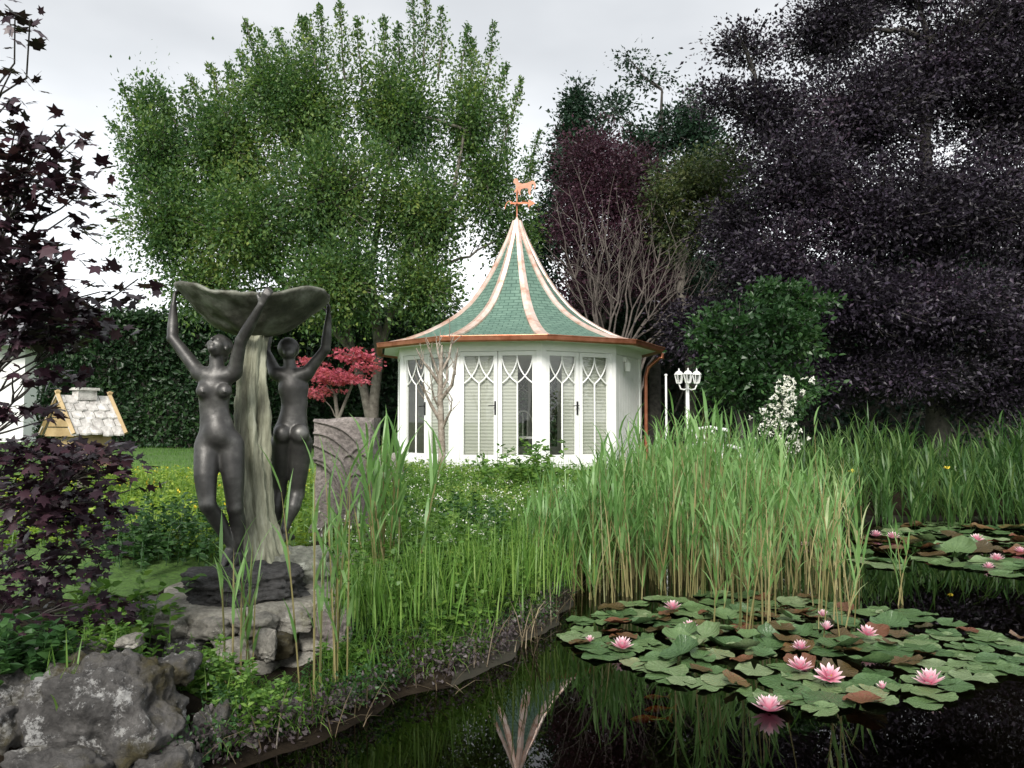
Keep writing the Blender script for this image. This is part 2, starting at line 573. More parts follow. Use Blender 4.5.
def fresnel_clear(name, tint, rough, ior, bump=None, gl=(1, 1, 1), thin=False):
    m, nt, out = mat_base(name)
    t = N(nt, 'ShaderNodeBsdfTransparent')
    t.inputs['Color'].default_value = (*tint, 1)
    g = N(nt, 'ShaderNodeBsdfGlossy', Roughness=rough)
    g.inputs['Color'].default_value = (*gl, 1)
    f = N(nt, 'ShaderNodeFresnel', IOR=ior)
    if bump:
        tc = N(nt, 'ShaderNodeTexCoord')
        mp = N(nt, 'ShaderNodeMapping')
        mp.inputs['Scale'].default_value = bump[0]
        L(nt, tc.outputs['Object'], mp.inputs['Vector'])
        nz = N(nt, 'ShaderNodeTexNoise', Scale=1, Detail=3)
        L(nt, mp.outputs[0], nz.inputs['Vector'])
        bp = N(nt, 'ShaderNodeBump', Strength=bump[1], Distance=.01)
        L(nt, nz.outputs['Fac'], bp.inputs['Height'])
        L(nt, bp.outputs[0], g.inputs['Normal'])
        L(nt, bp.outputs[0], f.inputs['Normal'])
    ms = N(nt, 'ShaderNodeMixShader')
    if thin:                                  # a thin pane mirrors alike from both sides
        lw = N(nt, 'ShaderNodeLayerWeight', Blend=.5)
        pw = N(nt, 'ShaderNodeMath', operation='POWER')
        pw.inputs[1].default_value = 5
        L(nt, lw.outputs['Facing'], pw.inputs[0])
        f = N(nt, 'ShaderNodeMath', operation='MULTIPLY_ADD')
        f.inputs[1].default_value = .9
        f.inputs[2].default_value = .035
        L(nt, pw.outputs[0], f.inputs[0])
    L(nt, f.outputs[0], ms.inputs['Fac'])
    L(nt, t.outputs[0], ms.inputs[1])
    L(nt, g.outputs[0], ms.inputs[2])
    L(nt, ms.outputs[0], out.inputs['Surface'])
    return m


M['water'] = fresnel_clear('pond_water', (.3, .27, .16), .0, 1.36, ((4, 2.5, 1), .03))
M['glass'] = fresnel_clear('window_glass', (.97, .98, .97), .0, 1.45, thin=True)


def pad_mat(name, stops, rough=.27):
    m, nt, out = mat_base(name)
    oi = N(nt, 'ShaderNodeObjectInfo')
    tc = N(nt, 'ShaderNodeTexCoord')
    nz = N(nt, 'ShaderNodeTexNoise', Scale=9, Detail=6, Roughness=.6)
    L(nt, tc.outputs['Object'], nz.inputs['Vector'])
    a = N(nt, 'ShaderNodeMath', operation='MULTIPLY_ADD')
    L(nt, oi.outputs['Random'], a.inputs[0])
    a.inputs[1].default_value = .75
    sp = N(nt, 'ShaderNodeSeparateXYZ')
    L(nt, tc.outputs['Object'], sp.inputs[0])
    at2 = N(nt, 'ShaderNodeMath', operation='ARCTAN2')
    L(nt, sp.outputs['Y'], at2.inputs[0])
    L(nt, sp.outputs['X'], at2.inputs[1])
    m9 = N(nt, 'ShaderNodeMath', operation='MULTIPLY')
    m9.inputs[1].default_value = 9
    L(nt, at2.outputs[0], m9.inputs[0])
    sn = N(nt, 'ShaderNodeMath', operation='SINE')
    L(nt, m9.outputs[0], sn.inputs[0])
    ab = N(nt, 'ShaderNodeMath', operation='ABSOLUTE')
    L(nt, sn.outputs[0], ab.inputs[0])
    vn = N(nt, 'ShaderNodeMath', operation='POWER')
    vn.inputs[1].default_value = .35
    L(nt, ab.outputs[0], vn.inputs[0])
    b_ = N(nt, 'ShaderNodeMath', operation='MULTIPLY_ADD')
    L(nt, nz.outputs['Fac'], b_.inputs[0])
    b_.inputs[1].default_value = .7
    b_.inputs[2].default_value = -.22
    L(nt, b_.outputs[0], a.inputs[2])
    r = ramp(nt, stops)
    L(nt, a.outputs[0], r.inputs['Fac'])
    p = N(nt, 'ShaderNodeBsdfPrincipled', Roughness=rough)
    p.inputs['Specular IOR Level'].default_value = .5
    L(nt, r.outputs[0], p.inputs['Base Color'])
    hs = N(nt, 'ShaderNodeMath', operation='MULTIPLY_ADD')
    hs.inputs[1].default_value = .6
    L(nt, vn.outputs[0], hs.inputs[0])
    L(nt, nz.outputs['Fac'], hs.inputs[2])
    bp = N(nt, 'ShaderNodeBump', Strength=.45, Distance=.012)
    L(nt, hs.outputs[0], bp.inputs['Height'])
    L(nt, bp.outputs[0], p.inputs['Normal'])
    L(nt, p.outputs[0], out.inputs['Surface'])
    return m


M['pad_green'] = pad_mat('green_pad', [(0, (.03, .065, .024)), (.3, (.065, .12, .045)), (.6, (.105, .165, .065)), (.85, (.17, .22, .12)), (1, (.2, .16, .055))])
M['pad_red'] = pad_mat('red_pad', [(0, (.03, .03, .014)), (.35, (.075, .05, .02)), (.65, (.13, .045, .025)), (.85, (.1, .085, .03)), (1, (.07, .1, .04))])


def petal_mat():
    m, nt, out = mat_base('lily_petal')
    tc = N(nt, 'ShaderNodeTexCoord')
    sp = N(nt, 'ShaderNodeSeparateXYZ')
    L(nt, tc.outputs['Object'], sp.inputs[0])
    ln = N(nt, 'ShaderNodeVectorMath', operation='LENGTH')
    L(nt, tc.outputs['Object'], ln.inputs[0])
    r = ramp(nt, [(.015, (.72, .22, .34)), (.05, (.8, .4, .5)), (.075, (.86, .66, .7))])
    L(nt, ln.outputs['Value'], r.inputs['Fac'])
    p = N(nt, 'ShaderNodeBsdfPrincipled', Roughness=.5)
    L(nt, r.outputs[0], p.inputs['Base Color'])
    t = N(nt, 'ShaderNodeBsdfTranslucent')
    L(nt, r.outputs[0], t.inputs['Color'])
    ms = N(nt, 'ShaderNodeMixShader', Fac=.3)
    L(nt, p.outputs[0], ms.inputs[1])
    L(nt, t.outputs[0], ms.inputs[2])
    L(nt, ms.outputs[0], out.inputs['Surface'])
    return m


M['petal'] = petal_mat()

# ------------------------------------------------------------------ light, sky
SUN_EL, SUN_AZ = math.radians(38), math.radians(191)      # azimuth clockwise from +Y: behind the camera, to the left
w = bpy.data.worlds.new('World')
S.world = w
w.use_nodes = True
nt = w.node_tree
nt.nodes.clear()
wo = N(nt, 'ShaderNodeOutputWorld')
bg = N(nt, 'ShaderNodeBackground', Strength=.1)
sky = N(nt, 'ShaderNodeTexSky')
sky.sky_type = 'NISHITA'
sky.sun_disc = False
sky.sun_elevation = SUN_EL
sky.sun_rotation = SUN_AZ
sky.dust_density = 3
tc = N(nt, 'ShaderNodeTexCoord')
mp = N(nt, 'ShaderNodeMapping')
mp.inputs['Scale'].default_value = (1, 1, 2.4)
L(nt, tc.outputs['Generated'], mp.inputs['Vector'])
nz = N(nt, 'ShaderNodeTexNoise', Scale=1.6, Detail=5, Roughness=.5)
L(nt, mp.outputs[0], nz.inputs['Vector'])
SKYG = 1.0
cr = ramp(nt, [(.35, (4.4, 4.55, 4.7)), (.5, (5.2, 5.35, 5.5)), (.68, (6.6, 6.7, 6.8))])
L(nt, nz.outputs['Fac'], cr.inputs['Fac'])
sx = N(nt, 'ShaderNodeSeparateXYZ')
L(nt, tc.outputs['Generated'], sx.inputs[0])
hr = ramp(nt, [(.0, (1.9, 1.9, 1.9)), (.14, (1.8, 1.8, 1.8)), (.42, (1, 1, 1))])
L(nt, sx.outputs['Z'], hr.inputs['Fac'])
mu = N(nt, 'ShaderNodeVectorMath', operation='MULTIPLY')
L(nt, cr.outputs[0], mu.inputs[0])
L(nt, hr.outputs[0], mu.inputs[1])
mx = N(nt, 'ShaderNodeMixRGB', Fac=.9)
L(nt, sky.outputs[0], mx.inputs['Color1'])
L(nt, mu.outputs[0], mx.inputs['Color2'])
L(nt, mx.outputs[0], bg.inputs['Color'])
L(nt, bg.outputs[0], wo.inputs['Surface'])

sl = bpy.data.lights.new('sun', 'SUN')
so = bpy.data.objects.new('sun', sl)
COL.objects.link(so)
sl.energy = 3.4
sl.angle = math.radians(22)
sl.color = (1, .96, .9)
sd = Vector((math.sin(SUN_AZ) * math.cos(SUN_EL), math.cos(SUN_AZ) * math.cos(SUN_EL), math.sin(SUN_EL)))
so.rotation_euler = sd.to_track_quat('Z', 'Y').to_euler()
so.location = (0, 0, 30)
S.view_settings.view_transform = 'Standard'
S.view_settings.look = 'None'
S.view_settings.exposure = 0.62
S.view_settings.gamma = 1
S.view_settings.use_curve_mapping = False
S.cycles.max_bounces = 8
S.cycles.transparent_max_bounces = 12
S.cycles.use_denoising = True

# ------------------------------------------------------------------ terrain and pond
POND = np.array([(-1.75, 1.7), (-1.95, 2.3), (-1.3, 2.85), (-.92, 3.3), (-.45, 3.95), (0.0, 4.65), (.15, 5.05), (.3, 5.8), (.5, 6.8), (1.1, 8.2), (2.2, 9.3), (3.6, 10.1),
                 (5.5, 10.7), (9, 10.9), (12.5, 9), (13, 4), (11, .5), (5, .9), (0, 1.3)])


def pond_sd(x, y):
    """signed distance to the pond edge, positive on land"""
    p = np.stack([x, y], -1)
    a, b = POND, np.roll(POND, -1, 0)
    best = np.full(x.shape, 1e9)
    inside = np.zeros(x.shape, bool)
    for (ax, ay), (bx, by) in zip(a, b):
        e = np.array([bx - ax, by - ay])
        q = p - np.array([ax, ay])
        t = np.clip((q @ e) / (e @ e), 0, 1)
        best = np.minimum(best, np.linalg.norm(q - t[..., None] * e, axis=-1))
        c = ((ay > y) != (by > y)) & (x < (bx - ax) * (y - ay) / (by - ay + 1e-12) + ax)
        inside ^= c
    q = np.stack([x, y, x * 0], -1)
    return np.where(inside, -best, best) + .09 * vnoise(q * 2.1, 31) + .045 * vnoise(q * 6, 32)


def sstep(a, b, x):
    t = np.clip((x - a) / (b - a), 0, 1)
    return t * t * (3 - 2 * t)


def gz(x, y):
    x, y = np.asarray(x, float), np.asarray(y, float)
    d = pond_sd(x, y)
    n = fbm(np.stack([x * .9, y * .9, x * 0], -1), 3, 4) * .035 * sstep(.1, .8, d)
    dip = .32 * np.exp(-((x + 1.38) / .56) ** 4 - ((y - 3.9) / .43) ** 4)
    land = .015 - dip + .3 * sstep(0, .5, d) + .2 * sstep(.4, 4.5, d) + n
    land = np.maximum(land, .012 + .05 * np.clip(d, 0, 1))
    return np.where(d > 0, land, -.65 * sstep(0, .8, -d) + .015)


def grid_sheet(xs, ys, zf):
    X, Y = np.meshgrid(xs, ys, indexing='ij')
    Z = zf(X, Y)
    V = np.stack([X, Y, Z], -1).reshape(-1, 3)
    nx, ny = len(xs), len(ys)
    i, j = np.meshgrid(np.arange(nx - 1), np.arange(ny - 1), indexing='ij')
    q = np.stack([i * ny + j, (i + 1) * ny + j, (i + 1) * ny + j + 1, i * ny + j + 1], -1).reshape(-1, 4)
    return V, q


xs = np.concatenate([[-400, -150, -60, -30], np.arange(-18, -4, .5), np.arange(-4, 4, .1), np.arange(4, 18, .5), [30, 60, 150, 400]])
ys = np.concatenate([[-300, -80, -30, -10], np.arange(-4, 1, .5), np.arange(1, 11.5, .1), np.arange(11.5, 34, .6), [45, 80, 150, 300, 700]])
V, q = grid_sheet(xs, ys, gz)
cen = V[q].mean(1)
dd = pond_sd(cen[:, 0], cen[:, 1]) + .5 * vnoise(cen * .8, 3)
mi = np.where(dd < -.02, 2, np.where(dd < 1.9, 1, 0))
mb = MB()
mb.add(V, q, mi)
tag(mb.build('ground', [M['lawn'], M['soil'], M['pond_bed']], smooth=True), 'green lawn and dark pond bank around the water', 'ground', None, 'structure')

mb = MB()
V, q = grid_sheet(np.linspace(-3.2, 15, 8), np.linspace(.5, 12.5, 8), lambda x, y: x * 0)
mb.add(V, q)
tag(mb.build('water', M['water']), 'dark still pond water reflecting the roof and trees', 'pond', None, 'structure')

# ------------------------------------------------------------------ lawn and meadow
def scatter(n, x0, x1, y0, y1, keep=None):
    x = rng.uniform(x0, x1, n)
    y = rng.uniform(y0, y1, n)
    d = pond_sd(x, y)
    k = (d > .05) & ~((np.abs(x + 1.25) < .3) & (np.abs(y - 6.0) < .6) & (rng.random(n) < .8))
    if keep is not None:
        k &= keep(x, y, d)
    x, y = x[k], y[k]
    return np.stack([x, y, gz(x, y)], -1)


GAZ = at(517, 421, 15.1)
GAZ[2] = .5


def not_gaz(x, y, m=2.7):
    return (x - GAZ[0]) ** 2 + (y - GAZ[1]) ** 2 > m * m


def not_stat(x, y):
    return (x + 1.47) ** 2 + (y - 4.65) ** 2 > .52 ** 2


mb = MB()
r = scatter(60000, -13, 8, 8, 24, lambda x, y, d: (d > 1.2) & not_gaz(x, y) & (np.abs(x / y) < .75))
n = len(r)
ribbons(mb, r, rng.uniform(0, 6.3, n), rng.uniform(.03, .08, n), .007, rng.uniform(0, .5, n), rng.uniform(0, 1, n), 2)
tag(mb.build('lawn_grass', M['lawn_blade']), 'short mown lawn grass before the hedge', 'grass', None, 'stuff')


def herbs(mb, roots, h, nl, ls, mat=0, spread=.1, stem=True, up=.7, tpl=T_LEAF6, stem_mat=None):
    """leafy stems: every stem carries leaves along its height"""
    n = len(roots)
    H = h * (.55 + .7 * rng.random(n))
    az = rng.uniform(0, 6.3, n)
    P = ribbons(mb, roots, az, H, .006, rng.uniform(0, .25, n), rng.uniform(0, .5, n), 4, mat if stem_mat is None else stem_mat, w0=1) if stem else None
    m = rng.poisson(nl, n) + 2
    ci = np.repeat(np.arange(n), m)
    t = rng.random(len(ci)) ** .8
    k = np.clip((t * 4).astype(int), 0, 3)
    f = (t * 4 - k)[:, None]
    pos = P[ci, k] * (1 - f) + P[ci, k + 1] * f
    a = rng.uniform(0, 6.3, len(ci))
    ax = np.stack([np.cos(a), np.sin(a), rng.uniform(-.1, .7, len(ci))], -1)
    nr = rdir(len(ci), up) * np.array([1, 1, 1])
    nr[:, 2] = np.abs(nr[:, 2]) + .3
    leaves(mb, pos, ax, nr, ls * (.5 + rng.random(len(ci))) * (1.15 - .5 * t), tpl, mat)
    return P[:, -1]


# yellow-green ground cover between statue and lawn
mb = MB()
r = scatter(2600, -6.5, -1.2, 5.2, 11.0, lambda x, y, d: (d > .5) & not_stat(x, y))
tips = herbs(mb, r, .17, 10, .05, 0)
r2 = scatter(6000, -6.5, -.5, 5.2, 11.5, lambda x, y, d: (d > .5) & not_stat(x, y))
n = len(r2)
ribbons(mb, r2, rng.uniform(0, 6.3, n), rng.uniform(.1, .28, n), .007, rng.uniform(0, .3, n), rng.uniform(0, 1, n), 3, 1)
sel = tips[rng.random(len(tips)) < .12]
leaves(mb, np.repeat(sel, 4, 0) + rng.normal(size=(len(sel) * 4, 3)) * .008, rdir(len(sel) * 4), rdir(len(sel) * 4, 2), .03, T_LEAF, 2)
tag(mb.build('meadow', [M['herb_yellow'], M['grass'], M['yellow_petal']]), 'yellow-green flowering ground cover in front of the lawn', 'ground cover', None, 'stuff')

# lush herbs and grass on the bank in the middle
mb = MB()
r = scatter(5600, -1.7, 1.4, 4.2, 11.5, lambda x, y, d: (d > .12) & not_stat(x, y) & (x > -1.05 - (y - 4.6) * .16))
herbs(mb, r, .26, 14, .045, 0)
r = scatter(13500, -1.9, 2.4, 3.3, 12.2, lambda x, y, d: (d > .03) & not_stat(x, y) & not_gaz(x, y, 2.6) & (x > -.98 - (y - 4.3) * .16))
n = len(r)
sc = .66 + .25 * sstep(-.5, .8, r[:, 0]) * (1 - sstep(8, 10.5, r[:, 1]))
sc = sc * (.72 + .75 * vnoise(np.stack([r[:, 0] * 2.2, r[:, 1] * 2.2, r[:, 0] * 0], -1), 17))
sc = np.maximum(sc, .2)
ribbons(mb, r, rng.uniform(0, 6.3, n), rng.uniform(.25, .6, n) * sc, rng.uniform(.006, .014, n), np.abs(rng.normal(size=n)) * .25, rng.uniform(0, 1.3, n), 4, 1)
wr = scatter(700, -1.6, .9, 5.0, 11, lambda x, y, d: d > .4)
wr[:, 2] += rng.uniform(.1, .3, len(wr))
leaves(mb, np.repeat(wr, 5, 0) + rng.normal(size=(len(wr) * 5, 3)) * .012, rdir(len(wr) * 5), rdir(len(wr) * 5, 2), .022, T_LEAF, 2)
tag(mb.build('bank_grass', [M['herb'], M['grass'], M['white_petal']]), 'lush green grass and herbs on the bank below the pavilion', 'grass', None, 'stuff')

# dark creeping growth and dry stems along the water's edge
mb = MB()
u = rng.random(8500)
seg = [(a_, b_) for a_, b_ in zip(POND[1:9], POND[2:10])]
ln = np.array([np.linalg.norm(b_ - a_) for a_, b_ in seg])
cu = np.cumsum(ln) / ln.sum()
k = np.searchsorted(cu, u)
A = np.array([s[0] for s in seg])[k]
B = np.array([s[1] for s in seg])[k]
f = rng.random(len(u))[:, None]
xy = A + (B - A) * f + rng.normal(size=(len(u), 2)) * .07
z = np.maximum(gz(xy[:, 0], xy[:, 1]), 0)
z = z + np.where(pond_sd(xy[:, 0], xy[:, 1]) < -.04, -.4, 0)
p3 = np.concatenate([xy, (z + rng.uniform(0, .14, len(u)))[:, None]], 1)
keep = xy[:, 0] > -1.25
leaves(mb, p3[keep], rdir(keep.sum(), .2), rdir(keep.sum(), .8), .016 + .014 * rng.random(keep.sum()), T_LEAF6, 0)
kg = keep & (vnoise(p3 * 3.3, 8) > .05)
leaves(mb, p3[kg] + rng.normal(size=(kg.sum(), 3)) * .02 + np.array([0, 0, .02]), rdir(kg.sum(), .2), rdir(kg.sum(), 1), .014 + .016 * rng.random(kg.sum()), T_LEAF6, 3)
q3 = p3[(keep) & (rng.random(len(u)) < .045)]
ribbons(mb, q3 * np.array([1, 1, 0]) - np.array([0, 0, .05]), rng.uniform(0, 6.3, len(q3)), rng.uniform(.12, .4, len(q3)), .006, rng.uniform(0, .8, len(q3)), rng.uniform(0, 1.5, len(q3)), 3, 1, p=6)
r = scatter(26000, -1.25, .9, 3.0, 6.6, lambda x, y, d: (d < .42) & (x > -1.15) & (vnoise(np.stack([x * 3, y * 3, x * 0], -1), 21) > -.25))
n = len(r)
ribbons(mb, r, rng.uniform(-2.4, .4, n), rng.uniform(.06, .24, n), .006, rng.uniform(.1, .9, n), rng.uniform(.3, 2.1, n), 4, 2)
r = scatter(5000, -1.3, .9, 2.9, 6.6, lambda x, y, d: (d < .45) & (x > -1.25))
herbs(mb, r, .1, 9, .022, 3)
tag(mb.build('undergrowth', [M['purple_herb'], M['straw'], M['grass'], M['herb_dark']]), 'dark purplish creeping growth and dry stems along the water edge', 'undergrowth', None, 'stuff')


# ------------------------------------------------------------------ reeds
def reeds(mb, roots, H, nl=8, lw=.02, ll=.42, leaf=0, stem=1, lean=.05, bend=.75, t0=.3):
    n = len(roots)
    az = rng.uniform(0, 6.3, n)
    le = np.abs(rng.normal(size=n)) * lean
    H = np.broadcast_to(H, (n,))
    st = []
    for tw in (0, PI / 2):
        P = ribbons(mb, roots, az, H * .96, .009, le, le * .8, 4, stem, tw, p=8, w0=1)
    m = nl
    k = np.tile(np.arange(m), n)
    ci = np.repeat(np.arange(n), m)
    t = t0 + (.98 - t0) * (k + rng.random(len(k)) * .8) / m
    kk = np.clip((t * 4).astype(int), 0, 3)
    f = (t * 4 - kk)[:, None]
    pos = P[ci, kk] * (1 - f) + P[ci, kk + 1] * f
    a = az[ci] + k * 2.6 + rng.normal(size=len(k)) * .5
    Lf = ll * (.55 + .6 * rng.random(len(k))) * (1 - .35 * np.abs(t - .65) / .35 * .6)
    keep = rng.random(len(k)) < .93
    ribbons(mb, pos[keep], a[keep], Lf[keep], lw * (.7 + .6 * rng.random(keep.sum())), rng.uniform(.06, .4, keep.sum()), bend * rng.uniform(.1, 1.3, keep.sum()) * np.where(rng.random(keep.sum()) < .15, 1.9, 1), 4, leaf, w0=.35)


def reedroots(n, poly):
    """random roots inside a water-plane polygon given as photo points"""
    W = np.array([on(px, py)[:2] for px, py in poly])
    out = []
    lo, hi = W.min(0), W.max(0)
    while len(out) < n:
        p = rng.uniform(lo, hi)
        ins = False
        for (ax, ay), (bx, by) in zip(W, np.roll(W, -1, 0)):
            if (ay > p[1]) != (by > p[1]) and p[0] < (bx - ax) * (p[1] - ay) / (by - ay) + ax:
                ins = not ins
        if ins:
            out.append(p)
    out = np.array(out)
    return np.concatenate([out, np.full((n, 1), -.05)], 1)


mb = MB()
TOPX = [520, 560, 600, 640, 670, 700, 725, 760, 800, 830, 850]
TOPY = [470, 455, 445, 432, 415, 402, 412, 440, 440, 402, 420]


def topH(r, lo=.72):
    px = 512 + r[:, 0] / r[:, 1] * F
    ty = np.interp(px, TOPX, TOPY)
    cl_ = .86 + .3 * vnoise(np.stack([r[:, 0] * 2.6, r[:, 1] * 2.6, r[:, 0] * 0 + 7], -1), 12)
    return (HC - (ty - 421) / F * r[:, 1] + .08) * cl_ * (lo + (1.03 - lo) * rng.random(len(r)) ** .7)


def thin(r, lo=.15):
    px = 512 + r[:, 0] / r[:, 1] * F
    k = rng.random(len(r)) < np.interp(px, [500, 690, 770, 850, 900], [1, 1, .5, lo, .05])
    k &= rng.random(len(r)) < .62 + .75 * vnoise(np.stack([r[:, 0] * 3.1, r[:, 1] * 3.1, r[:, 0] * 0], -1), 5)
    return r[k]


for n_, poly, lo_, nl_, lw_, ll_, le_ in [
        (560, [(585, 598), (690, 600), (760, 596), (860, 588), (875, 570), (860, 555), (800, 545), (700, 540), (600, 555)], .5, 9, .022, .42, .07),
        (300, [(640, 545), (850, 548), (870, 530), (850, 520), (640, 515), (600, 530)], .6, 8, .022, .42, .06),
        (110, [(700, 640), (850, 645), (880, 610), (845, 590), (730, 600)], .3, 6, .017, .32, .1),
        (240, [(520, 600), (600, 597), (600, 550), (540, 560)], .5, 8, .018, .32, .08)]:
    r = thin(reedroots(n_, poly))
    reeds(mb, r, topH(r, lo_) * (.85 if poly[0][0] == 520 else 1), nl_, lw=lw_, ll=ll_, lean=le_, bend=1.0)
r = thin(reedroots(330, [(585, 602), (850, 600), (850, 560), (600, 560)]))
reeds(mb, r, rng.uniform(.15, .8, len(r)), 5, lw=.016, ll=.36, lean=.12)
# bent and broken dry stalks among the green ones
r = thin(reedroots(150, [(590, 606), (850, 640), (850, 560), (620, 545)]), .3)
ribbons(mb, r, rng.uniform(0, 6.3, len(r)), rng.uniform(.4, 1.3, len(r)), .009, np.abs(rng.normal(size=len(r))) * .16, np.abs(rng.normal(size=len(r))) * .5, 6, 1, p=8, w0=1)
tag(mb.build('reed_bed', [M['reed'], M['reed_stem']]), 'dense bright green reeds with straw-coloured stems standing in the pond', 'reeds', None, 'stuff')

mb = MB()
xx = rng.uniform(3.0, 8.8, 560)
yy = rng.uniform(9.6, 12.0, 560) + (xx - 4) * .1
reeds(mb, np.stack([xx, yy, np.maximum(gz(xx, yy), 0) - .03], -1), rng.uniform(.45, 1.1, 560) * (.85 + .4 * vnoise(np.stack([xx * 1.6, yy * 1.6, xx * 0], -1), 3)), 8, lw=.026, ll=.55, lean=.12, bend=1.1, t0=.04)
tag(mb.build('far_reed_bed', [M['reed_shaded'], M['reed_shaded']]), 'shaded darker green reeds lining the far bank under the purple tree', 'reeds', None, 'stuff')


def clump(name, label, cat, base, fn, mats, group=None):
    mb = MB()
    fn(mb, np.asarray(base, float))
    return tag(mb.build(name, mats, origin=base), label, cat, group)


def rclump(n, sp, H, **kw):
    def f(mb, b):
        r = b + np.concatenate([rng.normal(size=(n, 2)) * sp, np.full((n, 1), -.03)], 1)
        reeds(mb, r, H * rng.uniform(.7, 1.1, n), **kw)
    return f


def gb(px, py, Y):
    p = at(px, py, Y)
    p[2] = max(float(gz(p[0], p[1])), -.02)
    return p


clump('reed_clump', 'tall green reeds with pale straw bases growing beside the statue pedestal', 'reeds', gb(326, 700, 3.72), rclump(9, .045, 1.15, nl=6, lw=.017, ll=.32), [M['reed'], M['reed_stem']])
clump('reed_clump', 'thin reed shoots crossing in front of the dark statue base', 'reeds', gb(243, 660, 3.85), rclump(6, .05, .74, nl=5, lw=.016, ll=.34), [M['reed'], M['reed_stem']])
clump('reed_clump', 'reeds in front of the carved stone slab', 'reeds', gb(382, 610, 4.75), rclump(16, .11, .92, nl=7, lw=.024, ll=.4, lean=.09), [M['reed'], M['reed_stem']])
clump('reed_clump', 'single reed rising from open water right of the lily raft', 'reeds', on(905, 605), rclump(3, .03, .55, nl=6, lw=.014, ll=.25, lean=.2), [M['reed'], M['reed_stem']])


def tuft(n, sp, Lh, w=.009, lean=.25, curve=.9, mat=0):
    def f(mb, b):
        r = b + np.concatenate([rng.normal(size=(n, 2)) * sp, np.zeros((n, 1))], 1)
        ribbons(mb, r, rng.uniform(0, 6.3, n), Lh * rng.uniform(.5, 1.1, n), w, np.abs(rng.normal(size=n)) * lean, rng.uniform(0, curve, n), 5, mat)
    return f


for i, (px, py, Y, n, sp, Lh, lab) in enumerate([
        (372, 640, 4.25, 170, .1, .36, 'fine bright grass tuft on the bank right of the pedestal'),
        (425, 630, 4.6, 210, .13, .42, 'dense bright grass tuft at the middle of the bank edge'),
        (478, 600, 5.0, 210, .13, .44, 'thick grass tuft between bank edge and pavilion'),
        (520, 585, 5.5, 260, .15, .5, 'yellow-green sedge tuft beside the purple creeping growth'),
        (555, 560, 6.3, 260, .2, .6, 'tall sedge tuft at the left end of the reed bed'),
        (60, 650, 3.0, 30, .05, .25, 'thin grass sprouting behind the lichen boulder')]):
    clump('grass_tuft', lab, 'grass tuft', gb(px, py, Y), tuft(n, sp, Lh), [M['grass']])


def hplant(n, sp, h, nl, ls, **kw):
    def f(mb, b):
        r = b + np.concatenate([rng.normal(size=(n, 2)) * sp, np.zeros((n, 1))], 1)
        herbs(mb, r, h, nl, ls, 0, **kw)
    return f


for (px, py, Y, n, sp, h, nl, ls, m_, lab) in [
        (165, 585, 5.2, 110, .22, .34, 22, .045, 'herb_dark', 'dark green small-leaved bush left of the statue base'),
        (112, 630, 4.0, 30, .13, .3, 16, .07, 'herb', 'light green willowy plant beneath the purple maple'),
        (160, 630, 3.75, 24, .09, .22, 16, .055, 'herb', 'feathery green plant between boulder and statue base'),
        (25, 640, 3.1, 30, .08, .2, 16, .06, 'herb_dark', 'ferny green plant above the boulder at the pond corner'),
        (222, 690, 3.5, 34, .08, .19, 14, .04, 'herb', 'leafy green weed hanging beside the lichen boulder'),
        (275, 690, 3.65, 60, .05, .09, 14, .035, 'herb', 'low yellowish leafy cushion under the pedestal'),
        (350, 650, 3.95, 44, .045, .12, 14, .035, 'herb', 'small leafy weed right of the tall reeds'),
        (197, 668, 3.5, 40, .07, .2, 14, .045, 'herb', 'fresh green weed at the left foot of the pedestal'),
        (252, 728, 3.35, 40, .06, .14, 14, .035, 'herb', 'low green weed at the waterline below the pedestal'),
        (100, 645, 3.35, 40, .09, .16, 14, .035, 'herb', 'small bright weed along the top of the lichen boulder'),
        (420, 600, 5.4, 50, .22, .34, 18, .05, 'herb', 'broad leafy herb in the middle of the bank'),
        (455, 560, 6.2, 60, .28, .36, 18, .05, 'herb_dark', 'darker leafy shrub in the middle of the bank grass'),
        (535, 480, 9.8, 60, .3, .6, 24, .09, 'herb', 'bright leafy shrub before the pavilion doors')]:
    clump('leafy_plant', lab, 'plant', gb(px, py, Y), hplant(n, sp, h, nl, ls), [M[m_]])


# yellow water flags on the far bank
for px, py, Y, lab in [(852, 472, 9.4, 'single yellow flower at the left of the far reeds'), (947, 469, 9.6, 'single yellow flower among the far reeds before the trunk')]:
    b = at(px, py, Y)
    root = thing('yellow_flower', lab, 'flower', (b[0], b[1], 0))
    mb = MB()
    tube(mb, [[b[0], b[1], 0], [b[0] + .02, b[1], b[2] * .5], b], [.006, .005, .004], 5)
    mb.build('stem', M['reed_shaded'], root, (b[0], b[1], 0))
    mb = MB()
    a = np.arange(6) * PI / 3
    leaves(mb, np.repeat(b[None], 6, 0), np.stack([np.cos(a), np.sin(a), .9 + rng.normal(size=6) * .5], -1), np.tile([0, 0, 1.], (6, 1)) + rng.normal(size=(6, 3)) * .6, .05, T_LEAF6)
    mb.build('petals', M['yellow_petal'], root, (b[0], b[1], 0))


# ------------------------------------------------------------------ rocks
def ico(sub=4):
    import bmesh
    bm = bmesh.new()
    bmesh.ops.create_icosphere(bm, subdivisions=sub, radius=1)
    V = np.array([v.co[:] for v in bm.verts])
    Fc = np.array([[v.index for v in f.verts] for f in bm.faces])
    bm.free()
    return V, Fc


ICO5, ICO4, ICO3 = ico(6), ico(5), ico(4)


